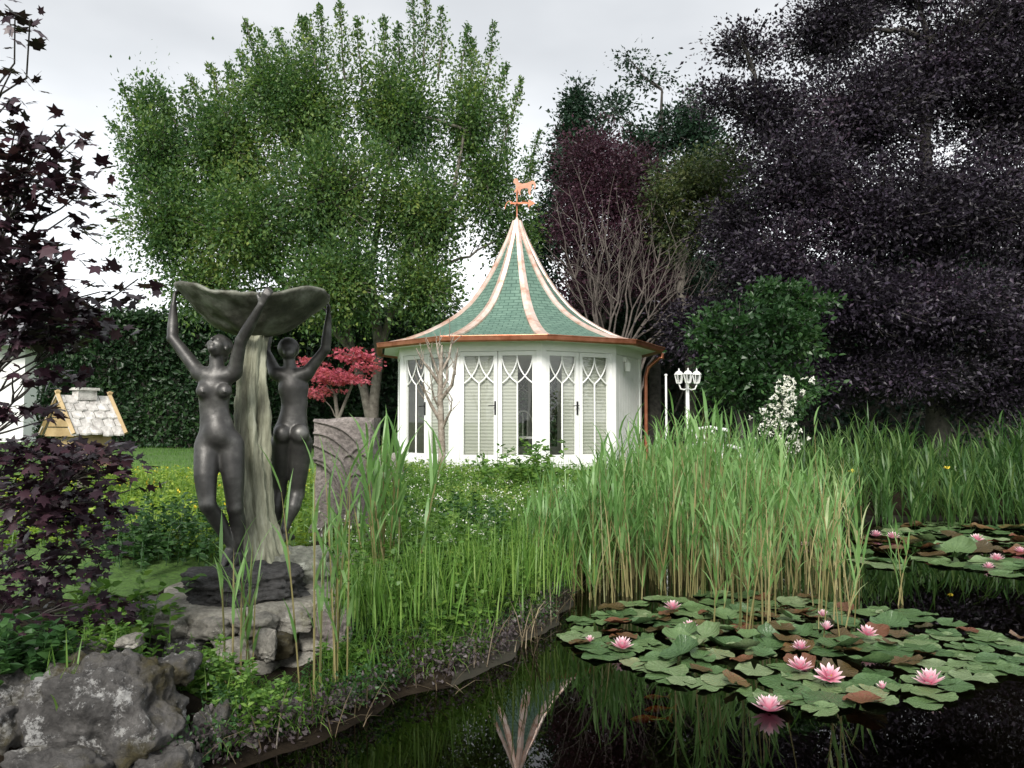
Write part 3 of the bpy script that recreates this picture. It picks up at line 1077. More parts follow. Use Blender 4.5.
def rock(mb, c, r, seed, rough=.3, boxy=.5, tpl=None, mat=0, fr=1.6):
    V, Fc = tpl or ICO4
    D = V / np.max(np.abs(V), axis=1, keepdims=True) ** boxy
    n = fbm(V * fr + seed * 3.7, 6, seed) * rough
    ridge = np.abs(fbm(V * fr * 1.7 + seed, 4, seed + 9)) * rough * .5 + np.abs(fbm(V * fr * 5 + seed, 3, seed + 19)) * rough * .16
    P = D * (1 + n - ridge)[:, None] * np.asarray(r) + np.asarray(c)
    mb.add(P, Fc, mat)


def boulder(label, c, r, seed, m='boulder', rough=.26, boxy=.55, tpl=None, name='boulder', cat='boulder', group=None):
    mb = MB()
    rock(mb, c, r, seed, rough, boxy, tpl)
    base = (c[0], c[1], c[2] - r[2])
    return tag(mb.build(name, M[m], origin=base, smooth=True), label, cat, group)


boulder('large lichen-spotted boulder with brown moss at the water corner', at(112, 726, 3.05), (.25, .22, .265), 3, tpl=ICO5)
boulder('dark mossy boulder at the very corner of the pond wall', at(-5, 735, 2.95), (.18, .2, .2), 5, tpl=ICO5)
boulder('grey angular boulder behind the lichen boulder', at(25, 672, 3.3), (.15, .14, .08), 8)
boulder('grey bank stone half buried under the pedestal at the waterline', at(283, 712, 3.5), (.085, .09, .06), 12)
boulder('narrow dark stone wedged between boulder and leafy weed', at(212, 735, 3.2), (.06, .09, .12), 15)
boulder('brown mossy stone filling the wall under the lichen boulder', at(60, 772, 2.85), (.17, .14, .1), 41)
boulder('dark wet stone at the waterline right of the lichen boulder', at(168, 765, 2.95), (.1, .1, .09), 43)
boulder('grey flat stone on top of the wall behind the lichen boulder', at(85, 655, 3.35), (.14, .12, .055), 45)
boulder('round grey cobble under the grass edge at the waterline', at(345, 700, 3.65), (.05, .05, .04), 47, tpl=ICO3)
boulder('rounded pale stone set in the pedestal front under its slab', at(266, 645, 3.98), (.05, .05, .075), 31, 'stone', tpl=ICO3)
boulder('flat reddish stone at the waterline below the leafy weed', at(240, 742, 3.3), (.1, .08, .05), 33, 'granite', tpl=ICO3)
boulder('mossy brown stone between boulder and pedestal', at(178, 668, 3.4), (.08, .09, .07), 35, tpl=ICO3)
boulder('grey block at the right end of the pedestal below its slab', at(336, 628, 4.2), (.1, .1, .1), 37, 'granite', boxy=.8, tpl=ICO4)
boulder('small pale stone lying on the lichen boulder', at(130, 641, 3.2), (.045, .05, .025), 17, 'stone', tpl=ICO3)
boulder('pale flat stone in the grass below the carved slab', at(402, 554, 6.0), (.1, .09, .035), 21, 'stone', tpl=ICO3)
boulder('pale flat stone at the foot of the statue on the grass side', at(345, 560, 5.3), (.17, .12, .06), 22, 'stone', tpl=ICO3)
boulder('rough pale stone block standing between slab and pavilion', at(390, 478, 9.4), (.15, .14, .26), 24, 'stone', boxy=.85, rough=.18)
boulder('low pale rubble stone before the pavilion step', at(420, 500, 9.3), (.25, .2, .14), 26, 'stone', rough=.25)

# ------------------------------------------------------------------ statue pedestal
PB = np.array([-1.47, 4.62, 0.0])
root = thing('stone_pedestal', 'round rubble pedestal with pale stone slab under the statue', 'pedestal', tuple(PB))
k = 0
for ring_z, hh in ((.03, .13), (.16, .13), (.27, .11)):
    nst = 15
    for i in range(nst):
        a = 2 * PI * (i + .5 * (k % 2) + rng.uniform(-.15, .15)) / nst
        if math.sin(a) > .55:
            continue
        mb = MB()
        c = PB + np.array([.5 * math.cos(a), .5 * math.sin(a), ring_z])
        rock(mb, c, np.array([.12, .12, hh * .56]) * rng.uniform(.85, 1.2), 40 + i + k * 20, .22, .6, ICO3)
        mb.build('rubble_stone', M['stone'] if rng.random() < .5 else M['boulder'], root, PB, True)
    k += 1
mb = MB()
prof = [(0, .0), (.5, .0), (.53, .02), (.545, .05), (.53, .075), (.5, .085), (0, .088)]
a = np.arange(72) * 2 * PI / 72
Vv = []
for r_, z_ in prof:
    for an in a:
        w_ = 1 + .05 * math.sin(3 * an + 1) + .025 * math.sin(7 * an) + .012 * math.sin(17 * an)
        Vv.append([r_ * w_ * math.cos(an), r_ * w_ * math.sin(an), z_ + .01 * math.sin(5 * an)])
q = [[i * 72 + j, i * 72 + (j + 1) % 72, (i + 1) * 72 + (j + 1) % 72, (i + 1) * 72 + j] for i in range(len(prof) - 1) for j in range(72)]
mb.add(np.array(Vv) + PB + np.array([0, 0, .26]), q)
M['slab'] = rock_mat('pale_slab', (.36, .34, .29), .45, .2, (.55, .54, .49), (.16, .14, .09))
mb.build('slab', M['slab'], root, PB, True)


# ------------------------------------------------------------------ statue
def surface_nets(Fd, origin, h):
    s = Fd < 0
    c = np.zeros(tuple(x - 1 for x in Fd.shape), np.int8)
    nx, ny, nz_ = c.shape
    cor = [(i, j, k) for i in (0, 1) for j in (0, 1) for k in (0, 1)]
    for i, j, k in cor:
        c += s[i:i + nx, j:j + ny, k:k + nz_]
    I, J, K = np.nonzero((c > 0) & (c < 8))
    acc = np.zeros((len(I), 3))
    cnt = np.zeros(len(I))
    for a_ in cor:
        for ax in range(3):
            if a_[ax] == 1:
                continue
            b_ = list(a_)
            b_[ax] = 1
            f0 = Fd[I + a_[0], J + a_[1], K + a_[2]]
            f1 = Fd[I + b_[0], J + b_[1], K + b_[2]]
            x = (f0 < 0) != (f1 < 0)
            t = np.where(x, f0 / np.where(x, f0 - f1, 1), 0)
            p = np.array(a_, float)[None] + np.zeros((len(I), 3))
            p[:, ax] += t
            acc += np.where(x[:, None], p, 0)
            cnt += x
    V = (acc / cnt[:, None] + np.stack([I, J, K], -1)) * h + origin
    ids = np.full(c.shape, -1, np.int64)
    ids[I, J, K] = np.arange(len(I))
    faces = []
    for ax in range(3):
        sl0, sl1 = [slice(None)] * 3, [slice(None)] * 3
        sl0[ax], sl1[ax] = slice(0, -1), slice(1, None)
        x = s[tuple(sl0)] != s[tuple(sl1)]
        i3 = np.array(np.nonzero(x))
        o1, o2 = (ax + 1) % 3, (ax + 2) % 3
        ok = (i3[o1] > 0) & (i3[o2] > 0) & (i3[o1] < Fd.shape[o1] - 1) & (i3[o2] < Fd.shape[o2] - 1)
        i3 = i3[:, ok]
        ins = s[i3[0], i3[1], i3[2]]

        def cell(d1, d2):
            w_ = i3.copy()
            w_[o1] += d1
            w_[o2] += d2
            return ids[w_[0], w_[1], w_[2]]
        qd = np.stack([cell(-1, -1), cell(0, -1), cell(0, 0), cell(-1, 0)], -1)
        qd[~ins] = qd[~ins][:, ::-1]
        faces.append(qd)
    return V, np.concatenate(faces)


class Body:
    """one continuous skin blended from tapered limbs and ellipsoids"""

    def __init__(self):
        self.p = []

    def cap(self, a, b, ra, rb, k=.02, sub=False):
        self.p.append(('c', np.asarray(a, float), np.asarray(b, float), ra, rb, k, sub))

    def chain(self, pts, rads, k=.02):
        P = np.array([np.asarray(p, float) for p in pts])
        R = np.array(rads, float)
        if len(P) > 2:                      # round the path and the taper off between the joints
            n = len(P)
            t = np.linspace(0, n - 1, (n - 1) * 5 + 1)
            i = np.clip(t.astype(int), 0, n - 2)
            f = t - i
            E = np.concatenate([P[:1] * 2 - P[1:2], P, P[-1:] * 2 - P[-2:-1]])
            G = np.concatenate([R[:1] * 2 - R[1:2], R, R[-1:] * 2 - R[-2:-1]])
            def cr_(A):
                sh = f[:, None] if A.ndim > 1 else f
                p0, p1, p2, p3 = A[i], A[i + 1], A[i + 2], A[i + 3]
                return .5 * (2 * p1 + (p2 - p0) * sh + (2 * p0 - 5 * p1 + 4 * p2 - p3) * sh ** 2 + (3 * p1 - p0 - 3 * p2 + p3) * sh ** 3)
            P, R = cr_(E) * .5 + .5 * np.stack([np.interp(t, range(n), P[:, q]) for q in range(3)], -1), cr_(G)
        self.p.append(('s', P, R, 0, 0, k, False))

    def ell(self, c, r, R=np.eye(3), k=.02, sub=False):
        self.p.append(('e', np.asarray(c, float), np.asarray(r, float), np.asarray(R, float), 0, k, sub))

    def mesh(self, h=.006):
        lo, hi = np.full(3, 1e9), np.full(3, -1e9)
        for q_ in self.p:
            if q_[0] == 'c':
                m_ = max(q_[3], q_[4]) + .03
                for e in (q_[1], q_[2]):
                    lo, hi = np.minimum(lo, e - m_), np.maximum(hi, e + m_)
            elif q_[0] == 's':
                m_ = max(q_[2]) + .03
                lo, hi = np.minimum(lo, q_[1].min(0) - m_), np.maximum(hi, q_[1].max(0) + m_)
            else:
                m_ = max(q_[2]) + .03
                lo, hi = np.minimum(lo, q_[1] - m_), np.maximum(hi, q_[1] + m_)
        n = np.ceil((hi - lo) / h).astype(int) + 1
        Fd = np.full(n, .1, np.float32)
        for q_ in self.p:
            k = q_[5]
            if q_[0] == 'c':
                mg = max(q_[3], q_[4]) + k + .02
                l2, h2 = np.minimum(q_[1], q_[2]) - mg, np.maximum(q_[1], q_[2]) + mg
            elif q_[0] == 's':
                mg = max(q_[2]) + k + .02
                l2, h2 = q_[1].min(0) - mg, q_[1].max(0) + mg
            else:
                mg = max(q_[2]) + k + .02
                l2, h2 = q_[1] - mg, q_[1] + mg
            i0 = np.maximum(np.floor((l2 - lo) / h).astype(int), 0)
            i1 = np.minimum(np.ceil((h2 - lo) / h).astype(int) + 1, n)
            g = np.stack(np.meshgrid(*[lo[i] + h * np.arange(i0[i], i1[i]) for i in range(3)], indexing='ij'), -1)
            if q_[0] == 'c':
                ab = q_[2] - q_[1]
                t = np.clip(((g - q_[1]) @ ab) / max(ab @ ab, 1e-9), 0, 1)
                d = np.linalg.norm(g - q_[1] - t[..., None] * ab, axis=-1) - (q_[3] + (q_[4] - q_[3]) * t)
            elif q_[0] == 's':
                d = np.full(g.shape[:3], 9.0)
                for a, b2, ra, rb in zip(q_[1][:-1], q_[1][1:], q_[2][:-1], q_[2][1:]):
                    ab = b2 - a
                    t = np.clip(((g - a) @ ab) / max(ab @ ab, 1e-9), 0, 1)
                    d = np.minimum(d, np.linalg.norm(g - a - t[..., None] * ab, axis=-1) - (ra + (rb - ra) * t))
            else:
                l_ = (g - q_[1]) @ q_[3]
                k0 = np.linalg.norm(l_ / q_[2], axis=-1)
                k1 = np.linalg.norm(l_ / q_[2] ** 2, axis=-1)
                d = k0 * (k0 - 1) / np.maximum(k1, 1e-6)
            sl = tuple(slice(a_, b_) for a_, b_ in zip(i0, i1))
            A_ = Fd[sl]
            if q_[6]:
                hh = np.clip(.5 - .5 * (A_ + d) / k, 0, 1)
                Fd[sl] = A_ * (1 - hh) - d * hh + k * hh * (1 - hh)
            else:
                hh = np.clip(.5 + .5 * (A_ - d) / k, 0, 1)
                Fd[sl] = A_ * (1 - hh) + d * hh - k * hh * (1 - hh)
        return surface_nets(Fd, lo, h)


def rotm(right, up_):
    u = norm(up_)
    r_ = norm(np.asarray(right, float) - u * np.dot(right, u))
    return np.stack([r_, np.cross(u, r_), u], 1)      # columns: right, forward, up


def hand(b, wrist, palm, out, side, s=1.0, curl=1.0):
    """palm with four unequal bent fingers and a thumb leaving its side; out = direction the fingers bend toward"""
    d = norm(palm - wrist)
    o = norm(out - d * np.dot(out, d))
    sd_ = norm(np.cross(d, o)) * side
    L_ = .07 * s
    p1 = wrist + d * L_
    for q_ in (-1.2, -.4, .4, 1.2):
        b.cap(wrist + sd_ * q_ * .007 * s, p1 + sd_ * q_ * .013 * s, .011 * s, .0105 * s, .008)
    for i, (q_, ln_) in enumerate([(1.5, .044), (.52, .052), (-.46, .048), (-1.4, .036)]):
        a0 = p1 + sd_ * q_ * .0128 * s
        a1 = a0 + norm(d * 1 + o * .35 * curl) * ln_ * .5 * s
        a2 = a1 + norm(d * .35 + o * 1 * curl) * ln_ * .42 * s
        a3 = a2 + norm(-d * .3 + o * 1) * ln_ * .3 * s
        b.chain([a0, a1, a2, a3], [.0078 * s, .0072 * s, .0066 * s, .0055 * s], .0025)
    t0 = wrist + d * .02 * s + sd_ * .018 * s
    t1 = t0 + norm(d * .6 + sd_ * 1 + o * .4) * .032 * s
    t2 = t1 + norm(d * .7 + sd_ * .15 + o * .8) * .026 * s
    b.chain([t0, t1, t2], [.011 * s, .0085 * s, .0065 * s], .005)


def head(b, c, R, s=1.0, bun=True):
    """R columns: right, forward(back of head is -forward), up"""
    f, u, r_ = R[:, 1], R[:, 2], R[:, 0]
    P = lambda x, y, z: c + (r_ * x + f * y + u * z) * s
    b.ell(P(0, -.012, .018), np.array([.058, .072, .066]) * s, R, .012)
    b.ell(P(0, .018, -.02), np.array([.047, .055, .062]) * s, R, .015)
    b.ell(P(0, .048, -.07), np.array([.02, .018, .016]) * s, R, .016)
    for sx_ in (-1, 1):
        b.ell(P(sx_ * .021, .07, .002), np.array([.014, .012, .009]) * s, R, .008, True)
        b.ell(P(sx_ * .021, .06, .002), np.array([.0095, .0095, .0085]) * s, R, .003)
        b.ell(P(sx_ * .03, .04, -.028), np.array([.018, .022, .018]) * s, R, .014)
        b.ell(P(sx_ * .057, -.004, -.012), np.array([.007, .014, .02]) * s, R, .005)
    b.cap(P(0, .07, .008), P(0, .088, -.024), .006 * s, .0095 * s, .007)
    b.cap(P(-.013, .071, -.047), P(.013, .071, -.047), .0052 * s, .0052 * s, .005)
    b.cap(P(-.01, .07, -.056), P(.01, .07, -.056), .005 * s, .005 * s, .004)


ST = np.array([-1.47, 4.62, .345])
stat = thing('statue', 'dark bronze statue of two nude women holding a wide bowl above a tree stump', 'statue', tuple(ST))


# --- front figure, seen from the front, head thrown back
b = Body()
J = lambda px, py, Y=4.48: at(px, py, Y)
right, upv = np.array([-1, 0, .0]), EZ      # her right is the viewer's left
B0 = rotm(norm([-1, -.12, 0]), [0.02, .04, 1])     # columns: right, forward (toward camera), up
fwd = B0[:, 1]
pel = J(219, 438)
hipL, hipR = J(207.5, 447, 4.47), J(231.5, 446, 4.5)
b.ell(J(219, 438), (.112, .076, .07), B0, .03)
b.ell(J(216.5, 424), (.088, .062, .075), B0, .045)
b.ell(J(214, 407), (.079, .056, .085), B0, .045)
b.ell(J(214.5, 389), (.092, .066, .09), B0, .045)
b.ell(J(217, 376), (.1, .05, .04), B0, .03)
b.ell(J(217, 432, 4.428), (.05, .03, .055), B0, .05)
for px_ in (203, 225):
    b.ell(J(px_, 391, 4.425), (.037, .036, .038), B0, .024)
    b.ell(J(px_, 392, 4.389), (.006, .007, .006), B0, .006)
for px_ in (209, 230):
    b.ell(J(px_, 446, 4.55), (.06, .06, .062), B0, .03)
b.ell(J(216, 412, 4.418), (.005, .01, .009), B0, .006, True)
# right leg of the viewer carries the weight
kR, aR = J(235, 508, 4.47), J(239, 553, 4.53)
b.chain([hipR, (hipR + kR) / 2 + np.array([.004, -.012, 0]), kR], [.071, .06, .043], .03)
b.chain([kR, kR + (aR - kR) * .35 + np.array([.004, .016, 0]), kR + (aR - kR) * .72, aR], [.041, .044, .032, .024], .015)
b.chain([aR + np.array([0, .015, -.035]), aR + np.array([.0, -.03, -.03]), aR + np.array([.004, -.12, -.052])], [.026, .028, .017], .018)
# the other knee swings forward, shin tucked back behind
kL, aL = J(207.5, 505, 4.38), J(231, 545, 4.5)
b.chain([hipL, (hipL + kL) / 2 + np.array([-.006, -.012, 0]), kL], [.071, .061, .044], .03)
b.chain([kL, kL + (aL - kL) * .35 + np.array([.004, .022, -.01]), kL + (aL - kL) * .72, aL], [.041, .044, .032, .024], .015)
b.chain([aL + np.array([0, .02, -.02]), aL + np.array([-.012, -.02, -.05]), aL + np.array([-.022, -.07, -.11])], [.025, .026, .018], .018)
# neck, head
nb, hc_ = J(217, 369), J(218.5, 346, 4.47)
b.chain([nb, J(216.5, 357, 4.48)], [.042, .037], .02)
RH = rotm(norm([-1, -.05, -.22]), norm([.12, .62, .78]))
head(b, hc_, RH, .9)
b.ell(hc_ + RH @ np.array([0, -.035, .03]), (.058, .052, .056), RH, .012)
b.ell(hc_ + RH @ np.array([0, -.08, -.01]), (.03, .03, .03), RH, .012)
# arms
shL, elL, wrL = J(199.5, 373, 4.49), J(172.5, 338, 4.55), J(173.5, 305, 4.63)
b.ell(shL, (.04, .04, .04), B0, .03)
b.chain([J(206, 375), shL, (shL + elL) / 2, elL], [.045, .04, .035, .028], .02)
b.chain([elL, elL + (wrL - elL) * .3, wrL], [.028, .03, .018], .015)
hand(b, wrL, J(175, 292, 4.66), np.array([.6, .4, .3]), 1, .95)
shR, elR, wrR = J(234, 372, 4.48), J(241, 341, 4.42), J(261, 305, 4.34)
b.ell(shR, (.042, .042, .042), B0, .03)
b.chain([J(227, 376), shR, (shR + elR) / 2, elR], [.046, .042, .037, .03], .02)
b.chain([elR, elR + (wrR - elR) * .3, wrR], [.03, .032, .019], .015)
hand(b, wrR, J(267, 293, 4.32), np.array([.25, .6, .5]), 1, .95)
V, q = b.mesh(.006)
mb = MB()
mb.add(V, q)
o = mb.build('woman_figure', M['bronze'], stat, ST, True)
o['label'] = 'nude woman facing the pond with her head thrown back'

# --- rear figure, seen from behind
b = Body()
Y2 = 4.98
J = lambda px, py, Y=Y2: at(px, py, Y)
B0 = rotm(norm([1, .15, 0]), [0.0, .02, 1])    # her right is the viewer's right; forward is away from the camera
b.ell(J(291, 431), (.106, .074, .075), B0, .03)
b.ell(J(293, 418), (.084, .062, .07), B0, .045)
b.ell(J(294.5, 404), (.078, .056, .075), B0, .045)
b.ell(J(293.5, 388), (.092, .066, .09), B0, .045)
b.ell(J(291, 376), (.1, .048, .04), B0, .03)
for px_ in (282.5, 300):
    b.ell(J(px_, 434, Y2 - .058), (.056, .052, .058), B0, .012)
b.cap(J(293.5, 380, Y2 - .078), J(293, 420, Y2 - .072), .006, .006, .012, True)
hL, hR = J(281.5, 444, Y2), J(301, 443, Y2)
kR, aR = J(297, 493, Y2 + .05), J(284, 531, Y2 - .03)
b.chain([hR, (hR + kR) / 2, kR], [.07, .06, .043], .025)
b.chain([kR, kR + (aR - kR) * .35 + np.array([.01, -.018, 0]), kR + (aR - kR) * .72, aR], [.043, .045, .032, .025], .02)
b.chain([aR + np.array([0, -.02, -.045]), aR + np.array([0, .03, -.04]), aR + np.array([.02, .12, -.055])], [.024, .026, .017], .018)
kL, aL = J(279, 492, Y2 + .06), J(275, 533, Y2 + .02)
b.chain([hL, (hL + kL) / 2, kL], [.07, .059, .042], .025)
b.chain([kL, kL + (aL - kL) * .35 + np.array([-.004, -.018, 0]), kL + (aL - kL) * .72, aL], [.042, .044, .032, .025], .02)
b.chain([aL + np.array([0, -.02, -.045]), aL + np.array([0, .03, -.04]), aL + np.array([-.02, .12, -.055])], [.024, .026, .017], .018)
b.chain([J(290.5, 370), J(289, 359)], [.04, .035], .02)
hc_ = J(288.5, 350, Y2 + .0)
RH = rotm(norm([1, .3, 0]), norm([-.05, -.1, 1]))
head(b, hc_, RH, .92)
b.ell(hc_ + RH @ np.array([0, -.02, .012]), (.066, .068, .066), RH, .01)
b.ell(hc_ + RH @ np.array([0, -.075, -.018]), (.034, .028, .032), RH, .012)
shR, elR, wrR = J(307, 373), J(325.5, 349, Y2 - .02), J(328.5, 317, Y2 - .06)
b.ell(shR, (.04, .04, .04), B0, .03)
b.chain([J(300, 375), shR, (shR + elR) / 2, elR], [.045, .04, .034, .028], .02)
b.chain([elR, elR + (wrR - elR) * .3, wrR], [.028, .03, .018], .015)
hand(b, wrR, J(328.5, 303, Y2 - .08), np.array([-.5, -.3, .4]), -1, .95)
shL, elL, wrL = J(276, 373), J(265, 350, Y2 + .1), J(272, 318, Y2 + .14)
b.ell(shL, (.04, .04, .04), B0, .03)
b.chain([J(283, 375), shL, (shL + elL) / 2, elL], [.045, .04, .034, .028], .02)
b.chain([elL, elL + (wrL - elL) * .3, wrL], [.028, .03, .018], .015)
hand(b, wrL, J(273, 306, Y2 + .12), np.array([-.1, -.5, .4]), 1, .95)
V, q = b.mesh(.006)
mb = MB()
mb.add(V, q)
o = mb.build('woman_figure', M['bronze'], stat, ST, True)
o['label'] = 'nude woman turned away, seen from behind'

# --- stump column between them
cl = [(257, 330, 11), (254, 352, 11.5), (252, 380, 13.5), (253, 415, 16.5), (253, 445, 16.5), (254, 480, 15.5), (257, 515, 16), (262, 545, 20), (266, 566, 28)]
zz = np.linspace(0, len(cl) - 1, 70)
C = np.array([at(p_[0], p_[1], 4.78) for p_ in cl])
Rr = np.array([p_[2] * 4.78 / F for p_ in cl])
Cz = np.stack([np.interp(zz, range(len(cl)), C[:, i]) for i in range(3)], -1)
Rz = np.interp(zz, range(len(cl)), Rr)
nA = 96
an = np.arange(nA) * 2 * PI / nA
V = []
for i in range(70):
    s_ = i * .05
    w_ = 1 + .13 * np.sin(6 * an + 2.2 * np.sin(s_ * 1.7) + s_) + .08 * np.sin(11 * an - s_ * 1.3) + .04 * np.sin(23 * an + s_ * 3)
    dh = np.exp(-((an - (2 * PI - .85)) / .17) ** 2 - ((i - 27) / 8.) ** 2)      # the hollow on the right
    w_ = w_ - .5 * dh
    V.append(np.stack([Cz[i, 0] + Rz[i] * w_ * np.cos(an), Cz[i, 1] + Rz[i] * .9 * w_ * np.sin(an), np.full(nA, Cz[i, 2])], -1))
V = np.array(V)
V += (fbm(V * 22, 3, 6) * .005)[..., None]
i, j = np.meshgrid(np.arange(69), np.arange(nA), indexing='ij')
j2 = (j + 1) % nA
mb = MB()
mb.add(V.reshape(-1, 3), np.stack([i * nA + j, (i + 1) * nA + j, (i + 1) * nA + j2, i * nA + j2], -1).reshape(-1, 4))
mb.build('stump', M['trunk_patina'], stat, ST, True)

# --- bowl
bc = at(254, 337, 4.72)
rc = at(252, 296, 4.72)
nA, nR = 96, 22
an = np.arange(nA) * 2 * PI / nA
RX = (328 - 175) / 2 * 4.72 / F
rx = RX * (1 + .02 * np.cos(3 * an)) * np.where(True, 1, 1)
zr = (rc[2] - bc[2]) + .014 * np.cos(2 * an) + .024 * np.cos(3 * an + 1.2) - .02 * np.cos(an) + .008 * np.sin(8 * an)
V = []
for side_ in (0, 1):
    for i in range(nR):
        t = i / (nR - 1)
        t = t if side_ == 0 else 1 - t
        rr = .06 + (rx - .06) * t ** .82
        z_ = zr * (t ** 1.25) + (.012 if side_ else 0) + .012 * np.sin(9 * an + 5 * t) * t * (1 - t) * 2
        rr = rr - (.01 if side_ else 0)
        V.append(np.stack([bc[0] + (rc[0] - bc[0]) * t + rr * np.cos(an), bc[1] + rr * .8 * np.sin(an), bc[2] + z_], -1))
V = np.array(V)
V += (fbm(V * 9, 4, 8) * .012)[..., None] * np.array([.5, .5, 1])
k = len(V)
i, j = np.meshgrid(np.arange(k - 1), np.arange(nA), indexing='ij')
j2 = (j + 1) % nA
mb = MB()
mb.add(V.reshape(-1, 3), np.stack([i * nA + j, i * nA + j2, (i + 1) * nA + j2, (i + 1) * nA + j], -1).reshape(-1, 4))
mb.build('bowl', M['verdigris'], stat, ST, True)

# --- base
mb = MB()
rock(mb, at(247, 588, 4.5), (.31, .28, .13), 61, .2, .55, ICO5, fr=2.6)
mb.build('base', M['dark_rock'], stat, ST, True)
mb = MB()
rock(mb, at(293, 570, 4.9), (.24, .25, .14), 66, .14, .35, ICO4)
mb.build('base_slope', M['pale_base'], stat, ST, True)

# ------------------------------------------------------------------ carved slab
c0 = at(347, 421, 6.6)
SW, SH, SD = .25, 1.0, .1
zb = float(gz(c0[0], c0[1])) - .1
ztop = at(347, 418, 6.6)[2]
root = thing('carved_stone', 'upright grey-beige stone slab carved with concentric arcs beside the statue', 'carved stone', (c0[0], c0[1], zb))
nu, nv = 110, 150
u = np.linspace(-1, 1, nu)
v = np.linspace(0, 1, nv)
U, Vv = np.meshgrid(u, v, indexing='ij')
hgt = ztop - zb
zt = Vv * hgt + (.006 * np.sin(U * 4 + 1) + .006 * U) * Vv ** 6
xw = SW * U * (1 + .03 * np.sin(Vv * 7)) + np.where(U < 0, -.04 * (1 - Vv) * -U, 0)
dc = np.hypot(xw + .3, zt - hgt + .62)
rel = np.zeros_like(U)
for rad in (.3, .4, .5, .6):
    wob = .005 * np.sin(np.arctan2(zt - hgt + .62, xw + .34) * 9 + rad * 20)
    rel += .024 * np.exp(-((dc - rad - wob) / .01) ** 2)
dc2 = np.hypot(xw - .13, zt - hgt + .36)
rel += .022 * np.exp(-((dc2 - .1 - .015 * np.sin(5 * np.arctan2(zt - hgt + .36, xw - .13))) / .014) ** 2)
rel -= .06 * sstep(.0, .03, .27 - dc)
rel += fbm(np.stack([xw * 45, zt * 45, U * 0], -1), 3, 2) * .002
edge = np.minimum(1 - np.abs(U), (1 - Vv) * 2)
yf = -SD - rel + .03 * (1 - sstep(0, .06, edge))
ry = math.radians(-9)


def slabp(x, y, z):
    return np.stack([c0[0] + x * math.cos(ry) - y * math.sin(ry), c0[1] + x * math.sin(ry) + y * math.cos(ry), zb + z], -1)


Vf = slabp(xw, yf, zt).reshape(-1, 3)
Vb = slabp(xw, np.full_like(xw, SD), zt).reshape(-1, 3)
i, j = np.meshgrid(np.arange(nu - 1), np.arange(nv - 1), indexing='ij')
q = np.stack([i * nv + j, (i + 1) * nv + j, (i + 1) * nv + j + 1, i * nv + j + 1], -1).reshape(-1, 4)
nn = nu * nv
ring = [i_ * nv + nv - 1 for i_ in range(nu)]
lft = [j_ for j_ in range(nv)]
rgt = [(nu - 1) * nv + j_ for j_ in range(nv)]
side = []
for a_, b_ in zip(ring[:-1], ring[1:]):
    side.append([a_, b_, b_ + nn, a_ + nn])
for a_, b_ in zip(lft[:-1], lft[1:]):
    side.append([a_, b_, b_ + nn, a_ + nn])
for a_, b_ in zip(rgt[:-1], rgt[1:]):
    side.append([b_, a_, a_ + nn, b_ + nn])
mb = MB()
mb.add(np.concatenate([Vf, Vb]), np.concatenate([q, q[:, ::-1] + nn, np.array(side)]))
mb.build('slab', M['granite'], root, (c0[0], c0[1], zb), False)

# ------------------------------------------------------------------ pavilion
GR, GE, GH = 2.3, 2.63, 2.11
ZE = GAZ[2] + GH
TH0 = math.radians(9.5)
STEP = math.radians(36)
gaz = thing('garden_pavilion', 'white ten-sided garden pavilion with green bell roof and copper ribs', 'pavilion', tuple(GAZ))


def corner(k, R):
    t = TH0 + STEP * k
    return GAZ + np.array([R * math.sin(t), -R * math.cos(t), 0])


def facet(k, R):
    a, b_ = corner(k, R), corner(k + 1, R)
    u = norm(b_ - a)
    nrm = np.array([u[1], -u[0], 0])
    if np.dot(nrm, (a + b_) / 2 - GAZ) < 0:
        nrm = -nrm
    return a, u, nrm, np.linalg.norm(b_ - a)


# plinth, fascia, soffit, floor
for nm, z0, z1, ro, m_ in (('plinth', -.25, .1, GR + .03, 'white'), ('fascia', 1.93, GH - .03, GR + .02, 'white')):
    mb = MB()
    for k in range(10):
        a, u, nrm, W = facet(k, ro)
        box(mb, a, u, nrm, EZ, 0, W, -.1, 0, z0, z1)
    mb.build(nm, M[m_], gaz, GAZ)
mb = MB()
for k in range(10):
    mb.add([corner(k, GR - .04) + EZ * .06, corner(k + 1, GR - .04) + EZ * .06, GAZ + EZ * .06], [[0, 1, 2]])
mb.build('floor', M['wood_floor'], gaz, GAZ)
mb = MB()
for k in range(10):
    mb.add([corner(k, GE - .04) + EZ * (GH - .035), corner(k + 1, GE - .04) + EZ * (GH - .035), GAZ + EZ * (GH - .035)], [[0, 1, 2]])
mb.build('soffit', M['white'], gaz, GAZ)
# corner posts
for k in range(10):
    mb = MB()
    c = corner(k, GR + .012)
    t = TH0 + STEP * k
    o_ = np.array([math.sin(t), -math.cos(t), 0])
    s_ = np.array([math.cos(t), math.sin(t), 0])
    h_ = .088
    c18 = math.radians(18)
    P0 = [c, c + (s_ * math.cos(c18) - o_ * math.sin(c18)) * h_, c + (s_ * math.cos(c18) - o_ * math.sin(c18)) * h_ - o_ * .09, c - o_ * .11, c - (s_ * math.cos(c18) + o_ * math.sin(c18)) * h_ - o_ * .09, c - (s_ * math.cos(c18) + o_ * math.sin(c18)) * h_]
    V = [p_ + EZ * z_ for z_ in (.1, 1.93) for p_ in P0]
    Fc = [[0, 1, 2, 3, 4, 5], [11, 10, 9, 8, 7, 6]] + [[i_, (i_ + 1) % 6, (i_ + 1) % 6 + 6, i_ + 6][::-1] for i_ in range(6)]
    mb.add(V, Fc)
    mb.build('corner_post', M['white'], gaz, GAZ)

